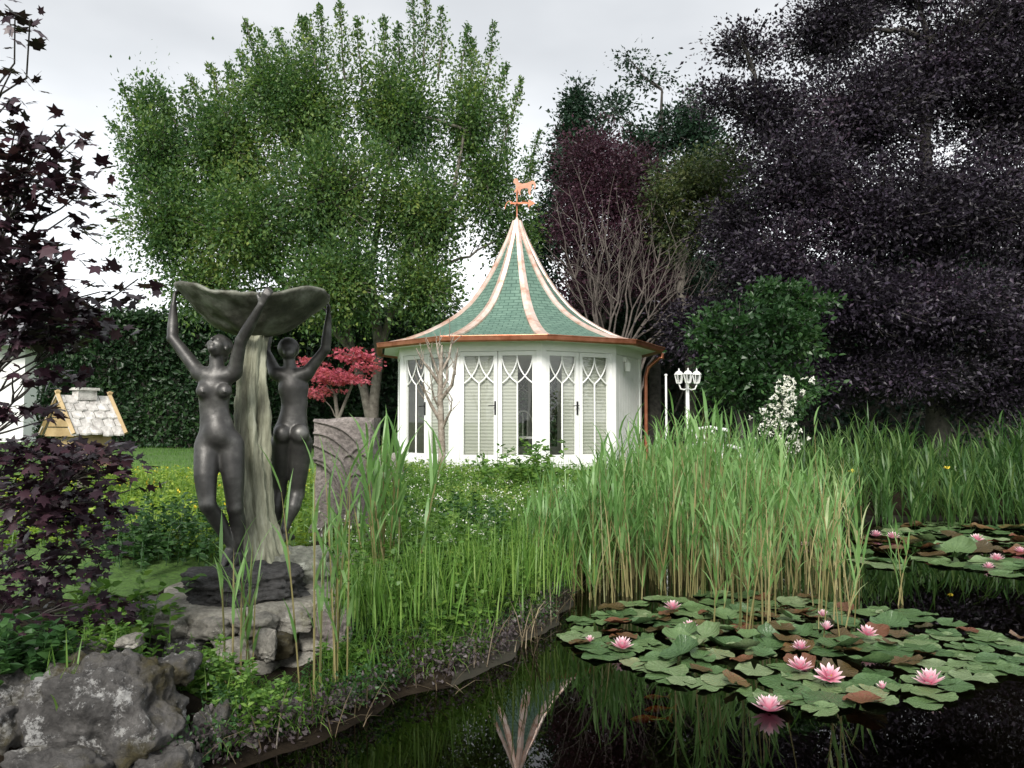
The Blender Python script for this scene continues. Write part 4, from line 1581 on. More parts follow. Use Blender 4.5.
GLAZED = (-2, -1, 0, 2, 4)  # the unseen right rear facet is glazed only to let more light inside
for k in range(-4, 6):
    a, u, nrm, W = facet(k, GR)
    m0, m1 = .09, W - .09
    if k % 10 in [g % 10 for g in GLAZED]:
        kind = 'door' if k in (-2, -1, 0) else 'window'
        lw = (m1 - m0 - .012) / 2
        for li in range(2):
            x0 = m0 + li * (lw + .012)
            x1 = x0 + lw
            st, rb, rt = .06, .15, .07
            mb = MB()
            z0, z1 = .105, 1.925
            box(mb, a, u, nrm, EZ, x0, x0 + st, -.06, -.005, z0, z1)
            box(mb, a, u, nrm, EZ, x1 - st, x1, -.06, -.005, z0, z1)
            box(mb, a, u, nrm, EZ, x0 + st, x1 - st, -.058, -.007, z0, z0 + rb)
            box(mb, a, u, nrm, EZ, x0 + st, x1 - st, -.058, -.007, z1 - rt, z1)
            leaf = mb.build(kind, M['white'], gaz, GAZ)
            g0, g1 = x0 + st, x1 - st
            zt_, zb_ = z1 - rt, z0 + rb
            gw = g1 - g0
            mb = MB()
            Hh = .44
            P = lambda x, z: a + u * x + nrm * (-.03) + EZ * z
            q_ = np.linspace(0, 1, 12)
            for sx0, sg in ((g0, 1), (g0 + gw / 2, -1), (g0 + gw / 2, 1), (g1, -1)):
                pts = [P(sx0 + sg * (gw / 2) * qq ** 1.9, zt_ - Hh * (qq * 1.15 - .15 * qq ** 3)) for qq in q_]
                tube(mb, pts, .0135, 4, rot=PI / 4)
            tube(mb, [P(g0 + gw / 2, zb_), P(g0 + gw / 2, zt_ - Hh)], .016, 4, rot=PI / 4)
            mb.build('tracery', M['white'], leaf, GAZ)
            mb = MB()
            box(mb, a, u, nrm, EZ, g0 - .01, g1 + .01, -.042, -.038, zb_ - .01, zt_ + .01)
            mb.build('pane', M['glass'], leaf, GAZ)
            bl_ = {(-1, 0): (0, 1), (-1, 1): (0, .5), (0, 0): (.55, 1), (0, 1): (0, 1), (-2, 1): (0, 1)}.get((k, li))
            if bl_:                                # pale pleated blind close behind the pane
                mb = MB()
                x0_, x1_ = g0 - .02 + (gw + .04) * bl_[0], g0 - .02 + (gw + .04) * bl_[1]
                zs_ = np.linspace(zb_ - .03, zt_ + .03, 61)
                V = [a + u * x_ + nrm * (-.075 - d_ - .008 * (i_ % 2)) + EZ * z_ for d_ in (0, .004) for i_, z_ in enumerate(zs_) for x_ in (x0_, x1_)]
                q_ = [[2 * i_, 2 * i_ + 1, 2 * i_ + 3, 2 * i_ + 2] for i_ in range(60)]
                mb.add(V, q_ + [[122 + x_ for x_ in reversed(f_)] for f_ in q_])
                mb.build('blind', M['blind'], leaf, GAZ)
            if li == 0 and kind == 'door':
                mb = MB()
                box(mb, a, u, nrm, EZ, x1 - .05, x1 - .02, -.003, .008, .9, 1.12)
                tube(mb, [a + u * (x1 - .035) + nrm * .004 + EZ * 1.05, a + u * (x1 - .035) + nrm * .05 + EZ * 1.05], .009, 6)
                tube(mb, [a + u * (x1 - .03) + nrm * .05 + EZ * 1.05, a + u * (x1 - .14) + nrm * .05 + EZ * 1.045], .009, 6)
                mb.build('handle', M['dark_metal'], leaf, GAZ)
    else:
        mb = MB()
        nb_ = 9
        bw = (m1 - m0) / nb_
        for i_ in range(nb_):
            box(mb, a, u, nrm, EZ, m0 + i_ * bw + .002, m0 + (i_ + 1) * bw - .004, -.035, -.006, .105, 1.925)
        box(mb, a, u, nrm, EZ, m0, m1, -.05, -.036, .104, 1.926)
        pn = mb.build('wall_panel', M['white'], gaz, GAZ)
        mb = MB()
        for i_ in range(14):
            box(mb, a, u, nrm, EZ, m0, m1, -.075, -.052, .105 + i_ * .13, .105 + (i_ + 1) * .13 - .008)
        mb.build('lining', M['lining'], pn, GAZ)

# bell roof
prof = np.array([(.022, 1.0), (.045, .93), (.08, .84), (.115, .765), (.16, .665), (.21, .57), (.28, .455), (.37, .335), (.47, .24), (.58, .165), (.7, .1), (.83, .045), (1, 0)])
tt = np.linspace(0, 1, 28)
s0 = np.concatenate([[0], np.cumsum(np.hypot(*np.diff(prof, axis=0).T))])
s0 /= s0[-1]
pr = np.stack([np.interp(tt, s0, prof[:, 0]), np.interp(tt, s0, prof[:, 1])], -1)
RHT = at(517, 222, 15.1)[2] - ZE
pr = pr * np.array([GE, RHT])
slen = np.concatenate([[0], np.cumsum(np.hypot(*np.diff(pr, axis=0).T))])
mb = MB()
uvs = []
for k in range(10):
    V, q = [], []
    for i_, (r_, z_) in enumerate(pr):
        for kk in (k, k + 1):
            V.append(corner(kk, r_) + EZ * (GH + z_))
    q = [[2 * i_, 2 * i_ + 2, 2 * i_ + 3, 2 * i_ + 1] for i_ in range(len(pr) - 1)]
    mb.add(V, q)
    for i_ in range(len(pr) - 1):
        w0_, w1_ = pr[i_, 0] * .309, pr[i_ + 1, 0] * .309
        uvs += [(-w0_ + k * 3.07, -slen[i_]), (-w1_ + k * 3.07, -slen[i_ + 1]), (w1_ + k * 3.07, -slen[i_ + 1]), (w0_ + k * 3.07, -slen[i_])]
roof = mb.build('roof', M['shingle'], gaz, GAZ)
ul = roof.data.uv_layers.new(name='UVMap')
ul.data.foreach_set('uv', np.array(uvs, np.float32).ravel())
for k in range(10):
    t = TH0 + STEP * k
    o_ = np.array([math.sin(t), -math.cos(t), 0])
    s_ = np.array([math.cos(t), math.sin(t), 0])
    V = []
    for i_, (r_, z_) in enumerate(pr):
        hw = .036 + .07 * (i_ / (len(pr) - 1)) ** .8
        c = GAZ + o_ * (r_ + .004) + EZ * (GH + z_ + .012)
        nr_ = np.gradient(pr, axis=0)[i_]
        nv_ = norm(o_ * -nr_[1] + EZ * nr_[0])
        if nv_[2] < 0:
            nv_ = -nv_
        dn = o_ * math.tan(math.radians(18)) * hw * .9
        V += [c - s_ * hw - dn - nv_ * .01, c - s_ * hw - dn + nv_ * .02, c + nv_ * .03, c + s_ * hw - dn + nv_ * .02, c + s_ * hw - dn - nv_ * .01]
    q = []
    for i_ in range(len(pr) - 1):
        for j_ in range(4):
            q.append([i_ * 5 + j_, i_ * 5 + j_ + 1, i_ * 5 + 5 + j_ + 1, i_ * 5 + 5 + j_])
    e = (len(pr) - 1) * 5
    mb = MB()
    mb.add(V, q)
    mb.add([V[e + i_] for i_ in range(5)], [[0, 1, 2, 3, 4]])
    mb.build('ridge_cap', M['copper'], gaz, GAZ)
top = GAZ + EZ * (GH + RHT)
mb = MB()
lathe(mb, top - EZ * .14, [(.1, 0), (.085, .06), (.06, .13), (.03, .2), (.012, .24), (0, .25)], 16)
mb.build('ferrule', M['copper'], gaz, GAZ, True)
# gutter and downpipe
mb = MB()
gpro = [(-.055, .055), (-.05, .0), (-.025, -.03), (.02, -.035), (.05, -.01), (.06, .05), (.07, .055), (.066, .065), (.054, .06), (.04, .0), (.0, -.022), (-.04, .0), (-.045, .055)]
for k in range(10):
    V = [corner(kk, GE + .05 + r_) + EZ * (GH + z_ - .03) for kk in (k, k + 1) for r_, z_ in gpro]
    n_ = len(gpro)
    mb.add(V, [[i_, (i_ + 1) % n_, (i_ + 1) % n_ + n_, i_ + n_] for i_ in range(n_)])
mb.build('gutter', M['copper_dark'], gaz, GAZ)
mb = MB()
g0 = corner(2, GE + .06) + EZ * (GH - .06)
w0_ = corner(2, GR + .09)
pts = [g0, g0 - EZ * .1, g0 * .85 + (w0_ + EZ * (GH - .25)) * .15 - EZ * .06, w0_ * .85 + g0 * .15 + EZ * .85 * (GH - .3) - EZ * 0, w0_ + EZ * (GH - .5), w0_ + EZ * 1.0, w0_ + EZ * .05]
pts[3] = w0_ * .85 + np.array([g0[0], g0[1], w0_[2]]) * .15 + EZ * (GH - .33)
tube(mb, pts, .036, 10)
mb.build('downpipe', M['copper_dark'], gaz, GAZ, True)
# wall lamp on the plain panel
a, u, nrm, W = facet(1, GR)
mb = MB()
box(mb, a, u, nrm, EZ, W * .3, W * .3 + .1, -.004, .05, 1.82, 1.9)
lathe(mb, a + u * (W * .3 + .05) + nrm * .06 + EZ * 1.66, [(.0, 0), (.05, .0), (.06, .14), (.02, .18), (0, .2)], 10)
mb.build('wall_lamp', M['lining'], gaz, GAZ)

# weathervane
mb = MB()
vt = top + EZ * .1
tube(mb, [vt, vt + EZ * .62], .014, 6)
for sg in (-1, 1):
    a_ = np.linspace(0, 4.2, 14)
    tube(mb, [vt + EZ * .22 + np.array([sg * (.03 + .2 * math.sin(x / 2.7)), 0, .08 * math.sin(x)]) for x in a_], .009, 5)
tube(mb, [vt + np.array([0, -.2, .22]), vt + np.array([0, .2, .22])], .008, 5)
vane = mb.build('weathervane', M['copper_dark'], gaz, GAZ)


def plate(mb, pts, c, s, th=.012, ang=0.0):
    P = np.array(pts, float) * s
    ca, sa = math.cos(ang), math.sin(ang)
    n_ = len(P)
    V = [c + np.array([x * ca + t_ * sa, x * sa - t_ * ca, z]) for t_ in (-th, th) for x, z in P]
    Fc = [list(range(n_))[::-1], list(range(n_, 2 * n_))] + [[i_, (i_ + 1) % n_, (i_ + 1) % n_ + n_, i_ + n_] for i_ in range(n_)]
    mb.add(V, Fc)


mb = MB()
animal = [(-.5, .62), (-.47, .78), (-.38, .84), (-.28, .8), (-.22, .62), (-.05, .56), (.2, .6), (.32, .66), (.46, .72), (.58, .66), (.64, .48), (.6, .3), (.54, .28), (.55, .46), (.48, .56), (.4, .5), (.42, .3), (.34, .1), (.4, .0), (.3, .0), (.24, .14), (.26, .3), (.16, .34), (.02, .32), (-.1, .28), (-.16, .12), (-.12, .0), (-.22, .0), (-.25, .16), (-.3, .28), (-.36, .14), (-.46, .1), (-.44, .2), (-.38, .3), (-.36, .46), (-.42, .56)]
plate(mb, animal, vt + np.array([.12, 0, .42]), .38)
M['vane'] = surf('matt_copper', [(.3, (.36, .16, .1)), (.7, (.5, .27, .19))], .55, 8, 5, .1, 12, .3)
mb.build('animal_figure', M['vane'], vane, GAZ)
mb = MB()
plate(mb, [(-.5, .03), (.2, .03), (.2, .14), (.46, 0), (.2, -.14), (.2, -.03), (-.5, -.03)], vt + np.array([.12, 0, .26]), .5, .01)
mb.build('arrow', M['copper_dark'], vane, GAZ)

# a chair inside the pavilion
cb = GAZ + np.array([.1, -.9, .07])
ch = thing('chair', 'white slender chair standing inside the pavilion behind the glass', 'chair', tuple(cb))
mb = MB()
box(mb, cb, EX, EY, EZ, -.2, .2, -.2, .2, .42, .46)
mb.build('seat', M['white'], ch, cb)
mb = MB()
a_ = np.linspace(0, PI, 12)
tube(mb, [cb + np.array([-.19 * math.cos(x), .2, .46 + (.0 if x in (0, PI) else 0) + .45 * math.sin(x) ** .6]) for x in a_], .014, 6)
for x in (-.08, 0, .08):
    tube(mb, [cb + np.array([x, .2, .46]), cb + np.array([x, .2, .88])], .009, 5)
mb.build('backrest', M['white'], ch, cb)
for sx_ in (-.18, .18):
    for sy_ in (-.18, .18):
        mb = MB()
        tube(mb, [cb + np.array([sx_, sy_, .42]), cb + np.array([sx_ * 1.1, sy_ * 1.1, 0])], [.018, .014], 6)
        mb.build('leg', M['white'], ch, cb)

# ------------------------------------------------------------------ lamp post, thin pole, garden chair
lp = at(688, 440, 11.0)
lp[2] = float(gz(lp[0], lp[1]))
topz = at(688, 381, 11)[2]
lamp = thing('lamp_post', 'white garden lamp post with three lanterns beside the pavilion', 'lamp post', tuple(lp))
mb = MB()
tube(mb, [lp, [lp[0], lp[1], topz - .3], [lp[0], lp[1], topz]], [.035, .026, .022], 8)
lathe(mb, lp, [(.0, 0), (.09, 0), (.09, .05), (.05, .12), (.035, .3)], 12)
mb.build('pole', M['lamp_white'], lamp, lp)
for an_ in (math.radians(195), math.radians(262), math.radians(-12)):
    d = np.array([math.cos(an_), math.sin(an_), 0])
    pc = np.array([lp[0], lp[1], topz])
    mb = MB()
    tube(mb, [pc - EZ * .1, pc - EZ * .12 + d * .05, pc - EZ * .11 + d * .1, pc - EZ * .05 + d * .125, pc - EZ * .03 + d * .125], .01, 6)
    mb.build('arm', M['lamp_white'], lamp, lp)
    lc = pc + d * .125 - EZ * .03
    mb = MB()
    for i_ in range(6):
        x = i_ * PI / 3
        e = np.array([math.cos(x), math.sin(x), 0])
        tube(mb, [lc + e * .034, lc + e * .056 + EZ * .115], .006, 4)
    lathe(mb, lc, [(0, -.008), (.034, -.008), (.038, .006), (.0, .008)], 6)
    lathe(mb, lc + EZ * .112, [(.064, 0), (.066, .008), (.04, .04), (.014, .056), (.008, .066), (.011, .076), (0, .092)], 6)
    ln_ = mb.build('lantern', M['lamp_white'], lamp, lp)
    mb = MB()
    lathe(mb, lc, [(.031, .008), (.052, .112)], 6)
    mb.build('glass', M['glass'], ln_, lp)

pp = at(666.5, 440, 10.5)
pp[2] = float(gz(pp[0], pp[1]))
mb = MB()
tube(mb, [pp, [pp[0], pp[1], at(666.5, 376, 10.5)[2]]], [.016, .013], 8)
lathe(mb, np.array([pp[0], pp[1], at(666.5, 376, 10.5)[2]]), [(.013, 0), (.02, .005), (.02, .02), (0, .03)], 8)
tag(mb.build('pole', M['lamp_white'], origin=tuple(pp)), 'thin plain white pole standing between pavilion and lamp post', 'pole')

gc = at(716, 455, 10.3)
gc[2] = float(gz(gc[0], gc[1]))
gch = thing('garden_chair', 'white garden chair half hidden behind the reeds', 'garden chair', tuple(gc))
mb = MB()
for i_ in range(5):
    box(mb, gc, EX, EY, EZ, -.24, .24, -.24 + i_ * .1, -.16 + i_ * .1, .42, .445)
mb.build('seat', M['lamp_white'], gch, gc)
mb = MB()
for i_ in range(4):
    x = -.18 + i_ * .11
    tube(mb, [gc + np.array([x, .24, .44]), gc + np.array([x, .32, .86])], .02, 4)
tube(mb, [gc + np.array([-.24, .33, .86]), gc + np.array([0, .34, .9]), gc + np.array([.24, .33, .86])], .022, 6)
mb.build('backrest', M['lamp_white'], gch, gc)
for sx_ in (-.24, .24):
    for y0_, y1_, z1_ in ((-.22, -.26, .62), (.22, .3, .44)):
        mb = MB()
        tube(mb, [gc + np.array([sx_, y1_, 0]), gc + np.array([sx_, y0_, z1_])], .02, 6)
        mb.build('leg', M['lamp_white'], gch, gc)
    mb = MB()
    tube(mb, [gc + np.array([sx_, -.25, .63]), gc + np.array([sx_, .28, .66])], .022, 6)
    mb.build('armrest', M['lamp_white'], gch, gc)

# ------------------------------------------------------------------ little shingled house
hb = at(88, 470, 7.6)
hb[2] = float(gz(hb[0], hb[1]))
an_ = math.radians(58)
hu = np.array([math.cos(an_), math.sin(an_), 0])       # along the ridge
hw_ = np.array([math.sin(an_), -math.cos(an_), 0])     # toward the visible slope
zr_ = at(85, 396, 7.6)[2]
ze_ = at(85, 434, 7.5)[2]
ho = np.array([hb[0], hb[1], 0]) + hu * -.05
root = thing('wooden_birdhouse', 'little wooden house with pale shake roof and honey gable on a post', 'birdhouse', tuple(hb))
HL, HWd = .24, .27
mb = MB()
for sg in (-1, 1):
    for i_ in range(5):
        f0, f1 = i_ / 5, (i_ + 1) / 5 + .05
        nrow = 5
        for j_ in range(nrow):
            x0 = -HL - .03 + (j_ + .5 * (i_ % 2) - .25) * (2 * HL + .06) / nrow
            x1 = x0 + (2 * HL + .06) / nrow - .008
            x0, x1 = max(x0, -HL - .03), min(x1, HL + .03)
            zz0, zz1 = zr_ + (ze_ - zr_) * f0, zr_ + (ze_ - zr_) * f1
            lift = .02
            P_ = lambda x, f_, z, up_: ho + hu * x + hw_ * sg * HWd * f_ + EZ * (z + up_)
            dz = rng.uniform(-.008, .014)
            xm = (x0 + x1) / 2
            top_ = [P_(x0, f0, zz0, .004), P_(x1, f0, zz0, .004), P_(x1, f1 - .04, zz1, lift + dz), P_(xm, f1, zz1 - .004, lift + dz), P_(x0, f1 - .04, zz1, lift + dz)]
            bot_ = [p_ - EZ * .014 for p_ in top_]
            Fc = [[0, 1, 2, 3, 4], [9, 8, 7, 6, 5]] + [[i2, i2 + 5, (i2 + 1) % 5 + 5, (i2 + 1) % 5] for i2 in range(5)]
            mb.add(top_ + bot_, Fc)
mb.build('roof', M['shake'], root, hb)
mb = MB()
for sg in (-1, 1):
    e = ho + hu * sg * (HL - .02)
    for i_ in range(4):
        f0, f1 = i_ / 4, (i_ + 1) / 4 - .03
        z0, z1 = ze_ + (zr_ - ze_) * f0, ze_ + (zr_ - ze_) * f1
        w0_, w1_ = HWd * (1 - f0) * .93, HWd * (1 - f1) * .93
        V = [e + hu * t_ + hw_ * w_ + EZ * (z_ - .02) for t_ in (-.012, .012) for w_, z_ in ((-w0_, z0), (w0_, z0), (w1_, z1), (-w1_, z1))]
        mb.add(V, [[0, 1, 2, 3], [7, 6, 5, 4], [0, 4, 5, 1], [1, 5, 6, 2], [2, 6, 7, 3], [3, 7, 4, 0]])
    for s2 in (-1, 1):
        p0, p1 = e + hu * sg * .03 + EZ * (zr_ + .04) - hw_ * s2 * .02, e + hu * sg * .03 + hw_ * s2 * (HWd + .01) + EZ * (ze_ + .005)
        tube(mb, [p0, p1], .022, 4)
mb.build('gable', M['pine'], root, hb)
mb = MB()
box(mb, ho, hu, hw_, EZ, -.09, .09, -.05, .05, zr_ - .04, zr_ + .05)
box(mb, ho, hu, hw_, EZ, -.11, .11, -.065, .065, zr_ + .051, zr_ + .075)
mb.build('chimney', M['shake'], root, hb)
mb = MB()
box(mb, ho, hu, hw_, EZ, -.17, .17, -.17, .17, ze_ - .3, ze_ - .0)
mb.build('body', M['pine'], root, hb)
mb = MB()
tube(mb, [ho + EZ * hb[2], ho + EZ * (ze_ - .3)], .045, 8)
mb.build('post', M['bark'], root, hb)

# ------------------------------------------------------------------ house far left
hc0 = at(-45, 421, 30)
hc0[2] = .5
root = thing('house', 'white house with grey roof behind the purple maple', 'house', tuple(hc0))
e_ = at(60, 343, 30)[2]
rg = at(20, 268, 30)[2]
wx = at(24, 400, 30)[0] - hc0[0]
ex = at(62, 343, 30)[0] - hc0[0]
mb = MB()
box(mb, hc0, EX, EY, EZ, -wx - 2, wx, 0, 8, 0, e_ - .5 + .1)
mb.build('wall', M['house_wall'], root, hc0)
mb = MB()
xr = at(12, 268, 30)[0] - hc0[0]
V = [[-ex - 3, -.7, e_], [ex, -.7, e_], [ex, 8.7, e_], [-ex - 3, 8.7, e_], [-2.5, 3, rg], [xr, 3, rg]]
V2 = [[x, y, z - .15] for x, y, z in V]
mb.add(np.array([[x, y, z - .5] for x, y, z in V + V2]) + hc0, [[0, 1, 5, 4], [1, 2, 5], [2, 3, 4, 5], [3, 0, 4], [7, 6, 10, 11], [8, 7, 11], [9, 8, 11, 10], [6, 9, 10], [0, 6, 7, 1], [1, 7, 8, 2], [2, 8, 9, 3], [3, 9, 6, 0]])
M['roof_tile'] = surf('grey_tile', [(.3, (.1, .1, .11)), (.7, (.2, .2, .21))], .7, 5, 6, .3, 20)
mb.build('roof', M['roof_tile'], root, hc0)
mb = MB()
box(mb, hc0, EX, EY, EZ, wx - 2.4, wx - 1.3, -.03, .05, .9, 2.2)
mb.build('window', M['dark_metal'], root, hc0)


# ------------------------------------------------------------------ hedges and trees
def hedge(name, label, x0, x1, y, z1, depth, n, ls, m, y1=None):
    base = np.array([(x0 + x1) / 2, y, .4])
    root = thing(name, label, 'hedge', tuple(base))
    mb = MB()
    xs_ = np.linspace(x0, x1, 60)
    zs_ = np.linspace(.3, 1, 14)
    sl_ = 0 if y1 is None else (y1 - y) / (x1 - x0)
    topz = lambda x: z1 + .35 * vnoise(np.stack([x * .5, x * 0, x * 0 + y], -1), 2)
    X, Zf = np.meshgrid(xs_, np.linspace(0, 1, 16), indexing='ij')
    Zt = topz(X)
    Zz = .3 + (Zt - .3 - .15) * Zf
    Yf = y + sl_ * (X - x0) + .35 + .25 * fbm(np.stack([X * .8, Zz * .8, X * 0], -1), 3, 5)
    nv_ = 16
    V = np.stack([X, Yf, Zz], -1).reshape(-1, 3)
    Vb = V + np.array([0, depth, 0])
    i, j = np.meshgrid(np.arange(59), np.arange(nv_ - 1), indexing='ij')
    q = np.stack([i * nv_ + j, (i + 1) * nv_ + j, (i + 1) * nv_ + j + 1, i * nv_ + j + 1], -1).reshape(-1, 4)
    nn_ = len(V)
    tp = [[i_ * nv_ + nv_ - 1, (i_ + 1) * nv_ + nv_ - 1, (i_ + 1) * nv_ + nv_ - 1 + nn_, i_ * nv_ + nv_ - 1 + nn_] for i_ in range(59)]
    mb.add(np.concatenate([V, Vb]), np.concatenate([q, q[:, ::-1] + nn_, np.array(tp)]))
    mb.build('branches', M['bark_dark'], root, base)  # solid dark core filling the hedge behind its leaves, not separate branches
    mb = MB()
    x = rng.uniform(x0, x1, n)
    tz = topz(x)
    z = .35 + (tz - .35) * rng.random(n) ** .9
    yy_ = y + sl_ * (x - x0) + .35 + .25 * fbm(np.stack([x * .8, z * .8, x * 0], -1), 3, 5) - np.abs(rng.normal(size=n)) * .16
    ontop = rng.random(n) < .22
    z = np.where(ontop, tz - .15 + np.abs(rng.normal(size=n)) * .16, z)
    yy_ = np.where(ontop, y + sl_ * (x - x0) + rng.uniform(0, depth, n), yy_)
    pos = np.stack([x, yy_, z], -1)
    ax = rdir(n, .2) + np.array([0, -.4, 0])
    nr = rdir(n, .5) + np.array([0, -.7, 0])
    leaves(mb, pos, ax, nr, ls * (.6 + .8 * rng.random(n)), T_LEAF)
    mb.build('leaves', M[m], root, base)


hedge('hedge', 'tall dark green clipped hedge at the end of the lawn', -13.7, 2.2, 23, 4.3, 1.6, 48000, .15, 'leaf_hedge')
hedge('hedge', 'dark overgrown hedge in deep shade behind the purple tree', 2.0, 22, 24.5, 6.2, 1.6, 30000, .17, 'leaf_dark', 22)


def tree(name, label, cat, base, stems, blobs, leaf, bark, ncl, nlv, cr, ls, limb_r=.07, group=None, shoots=None, shoot_leaf=60, shoot_w=.12, limbs=True, **kw):
    """stems: list of (points, radii) in world space; blobs: ((px,py,Y),(rx,ry px, depth m), weight)"""
    root = thing(name, label, cat, tuple(base), group)
    tw = MB()
    pts = []
    for P, R in stems:
        tube(tw, P, R, 10)
        pts += list(P)
    pts = np.array(pts)
    BL = []
    for (px, py, Y), (rx, ry, rd), w_ in blobs:
        c = at(px, py, Y)
        BL.append((c, (rx * Y / F, rd, ry * Y / F), w_))
    for c, r_, w_ in BL:
        if not limbs:
            break
        d = np.linalg.norm(pts - c, axis=1) + np.where(pts[:, 2] > c[2] - .15, 6, 0) - .25 * pts[:, 2]
        s_ = pts[np.argmin(d)]
        limb(tw, s_, c, limb_r, limb_r * .35, 8, .12, 7, sag=.04)
        for i_ in range(5):
            limb(tw, c + (s_ - c) * rng.uniform(.0, .5), c + rdir(1)[0] * np.array(r_) * .8, limb_r * .35, limb_r * .1, 6, .15, 5)
    lv = MB()
    clumpcrown(lv, tw, BL, ncl, nlv, cr, ls, **kw)
    if shoots:
        for (tx, ty, bx, by, Y) in shoots:
            k_ = rng.uniform(-.35, .55)
            tx, ty = tx + (bx - tx) * .3 * k_ + rng.normal() * 5, ty + (by - ty) * .5 * k_
            a_, b_ = at(bx, by, Y), at(tx, ty, Y + rng.uniform(-.6, .6))
            P = limb(tw, a_, b_, .03, .006, 8, .05, 5)
            t = rng.random(shoot_leaf * 2) ** .9
            idx = np.clip((t * 7).astype(int), 0, 6)
            f_ = (t * 7 - idx)[:, None]
            pos = P[idx] * (1 - f_) + P[idx + 1] * f_
            pos = pos + rng.normal(size=pos.shape) * (shoot_w * (1.15 - t))[:, None]
            leaves(lv, pos, rdir(len(pos), .6), rdir(len(pos), .3), ls * (.5 + .8 * rng.random(len(pos))), T_LEAF)
    tw.build('trunk', M[bark], root, base, True)
    lv.build('crown', M[leaf], root, base)
    return root


# big green hornbeam behind the statue
Yt = 18.5
tb = at(372, 455, Yt)
tb[2] = .45
A = lambda px, py, Y=Yt: at(px, py, Y)
stems = [([tb, A(374, 400), A(380, 350), A(392, 310), A(405, 270)], [.15, .12, .1, .08, .05]),
         ([A(372, 430), A(364, 390), A(352, 350), A(340, 300), A(330, 240), A(325, 150)], [.11, .1, .085, .07, .06, .03]),
         ([A(380, 355), A(376, 320), A(370, 270), A(385, 190), A(400, 110)], [.12, .11, .09, .06, .03]),
         ([A(352, 350), A(330, 325), A(290, 290), A(240, 240), A(200, 190)], [.1, .09, .08, .06, .03]),
         ([A(392, 310), A(425, 270), A(450, 210), A(465, 130)], [.1, .08, .06, .03])]
bl = [((178, 222, 17.6), (52, 58, 1.2), .8), ((158, 160, 17.8), (34, 45, 1.1), .45), ((228, 150, 18), (56, 58, 1.4), 1), ((250, 235, 17.2), (66, 58, 1.4), 1),
      ((308, 115, 18.6), (54, 58, 1.5), 1), ((330, 200, 17.6), (70, 70, 1.6), 1.25), ((335, 285, 17), (70, 42, 1.4), .9), ((398, 115, 18.8), (50, 62, 1.4), 1.0),
      ((420, 215, 18.2), (58, 62, 1.4), 1), ((425, 290, 17.8), (48, 36, 1.1), .5), ((468, 125, 19), (34, 50, 1.2), .45), ((488, 185, 19), (34, 55, 1), .4), ((512, 240, 19.5), (30, 40, .9), .25),
      ((205, 285, 17.6), (44, 24, 1), .35), ((270, 90, 18.6), (34, 30, 1.1), .3), ((150, 110, 18), (22, 30, .8), .15)]
sh = [(126, 96, 160, 190, 17.8), (118, 128, 155, 200, 17.6), (138, 98, 165, 170, 18), (157, 70, 190, 150, 18), (178, 78, 205, 150, 17.8), (190, 62, 222, 140, 18), (210, 62, 230, 130, 18.2), (228, 65, 245, 120, 18),
      (238, 38, 262, 110, 18.4), (250, 20, 268, 90, 18.6), (262, 35, 280, 100, 18.4), (280, 18, 296, 90, 18.4), (300, 5, 310, 80, 18.6), (306, 2, 316, 70, 18.4), (322, 0, 328, 70, 18.8), (340, 14, 345, 80, 18.4), (355, 24, 362, 90, 18.6),
      (380, 18, 384, 90, 18.8), (398, 28, 400, 90, 19), (417, -4, 415, 70, 19), (426, 0, 424, 70, 18.8), (440, 8, 438, 80, 19), (466, 12, 460, 90, 19), (478, 22, 470, 100, 18.9), (490, 20, 480, 110, 19.2), (500, 45, 488, 130, 19), (517, 72, 500, 160, 19.2), (520, 110, 505, 190, 19.4), (540, 130, 515, 210, 19.6), (530, 165, 510, 230, 19.4)]
tree('hornbeam', 'large bushy green tree with upright shoots and pale stems behind the statue', 'tree', tb, stems, bl, 'leaf_green', 'bark', 5000, 32, .33, .09, .045, shoots=sh, shoot_leaf=260, shoot_w=.2, shell=.6, flat=1.75)

# red japanese maple
tb = at(340, 450, 11.5)
tb[2] = .45
tree('red_maple', 'small crimson maple behind the carved slab', 'tree', tb, [([tb, at(338, 420, 11.5), at(335, 395, 11.5)], [.04, .03, .025]), ([at(338, 420, 11.5), at(350, 390, 11.5), at(358, 370, 11.4)], [.025, .02, .012])],
     [((325, 376, 11.4), (26, 8, .5), 1), ((353, 356, 11.4), (20, 7, .4), .7), ((318, 392, 11.6), (18, 7, .4), .5), ((345, 380, 11.3), (24, 6, .4), .7), ((310, 362, 11.7), (14, 7, .4), .35), ((362, 366, 11.4), (10, 8, .3), .3)],
     'leaf_red', 'bark', 130, 20, .17, .055, .012, flat=.22, up=1.2, tpl=T_PALM, twr=.005)

# purple plum and its neighbours right of the roof
tb = at(600, 455, 20)
tb[2] = .45
A = lambda px, py, Y=20: at(px, py, Y)
tree('purple_plum', 'reddish purple plum tree rising behind the right side of the roof', 'tree', tb,
     [([tb, A(600, 380), A(598, 320), A(596, 250), A(594, 170)], [.17, .15, .12, .09, .03]), ([A(599, 330), A(625, 270), A(640, 210)], [.09, .06, .03]), ([A(598, 320), A(570, 270), A(560, 220)], [.08, .06, .03])],
     [((585, 175, 20), (32, 45, 1), .8), ((615, 195, 19.6), (42, 48, 1.2), 1.1), ((572, 225, 19.8), (30, 40, 1), .7), ((640, 235, 20), (36, 38, 1), .8), ((605, 245, 19.4), (40, 30, 1), .7), ((600, 150, 20.2), (22, 28, .8), .35), ((590, 290, 19.6), (40, 30, 1), .45), ((650, 280, 19.6), (38, 34, 1), .5), ((630, 170, 20), (26, 26, .8), .4)],
     'leaf_plum', 'bark_dark', 1500, 28, .36, .08, .05)
tb = at(577, 455, 23)
tb[2] = .45
A = lambda px, py, Y=23: at(px, py, Y)
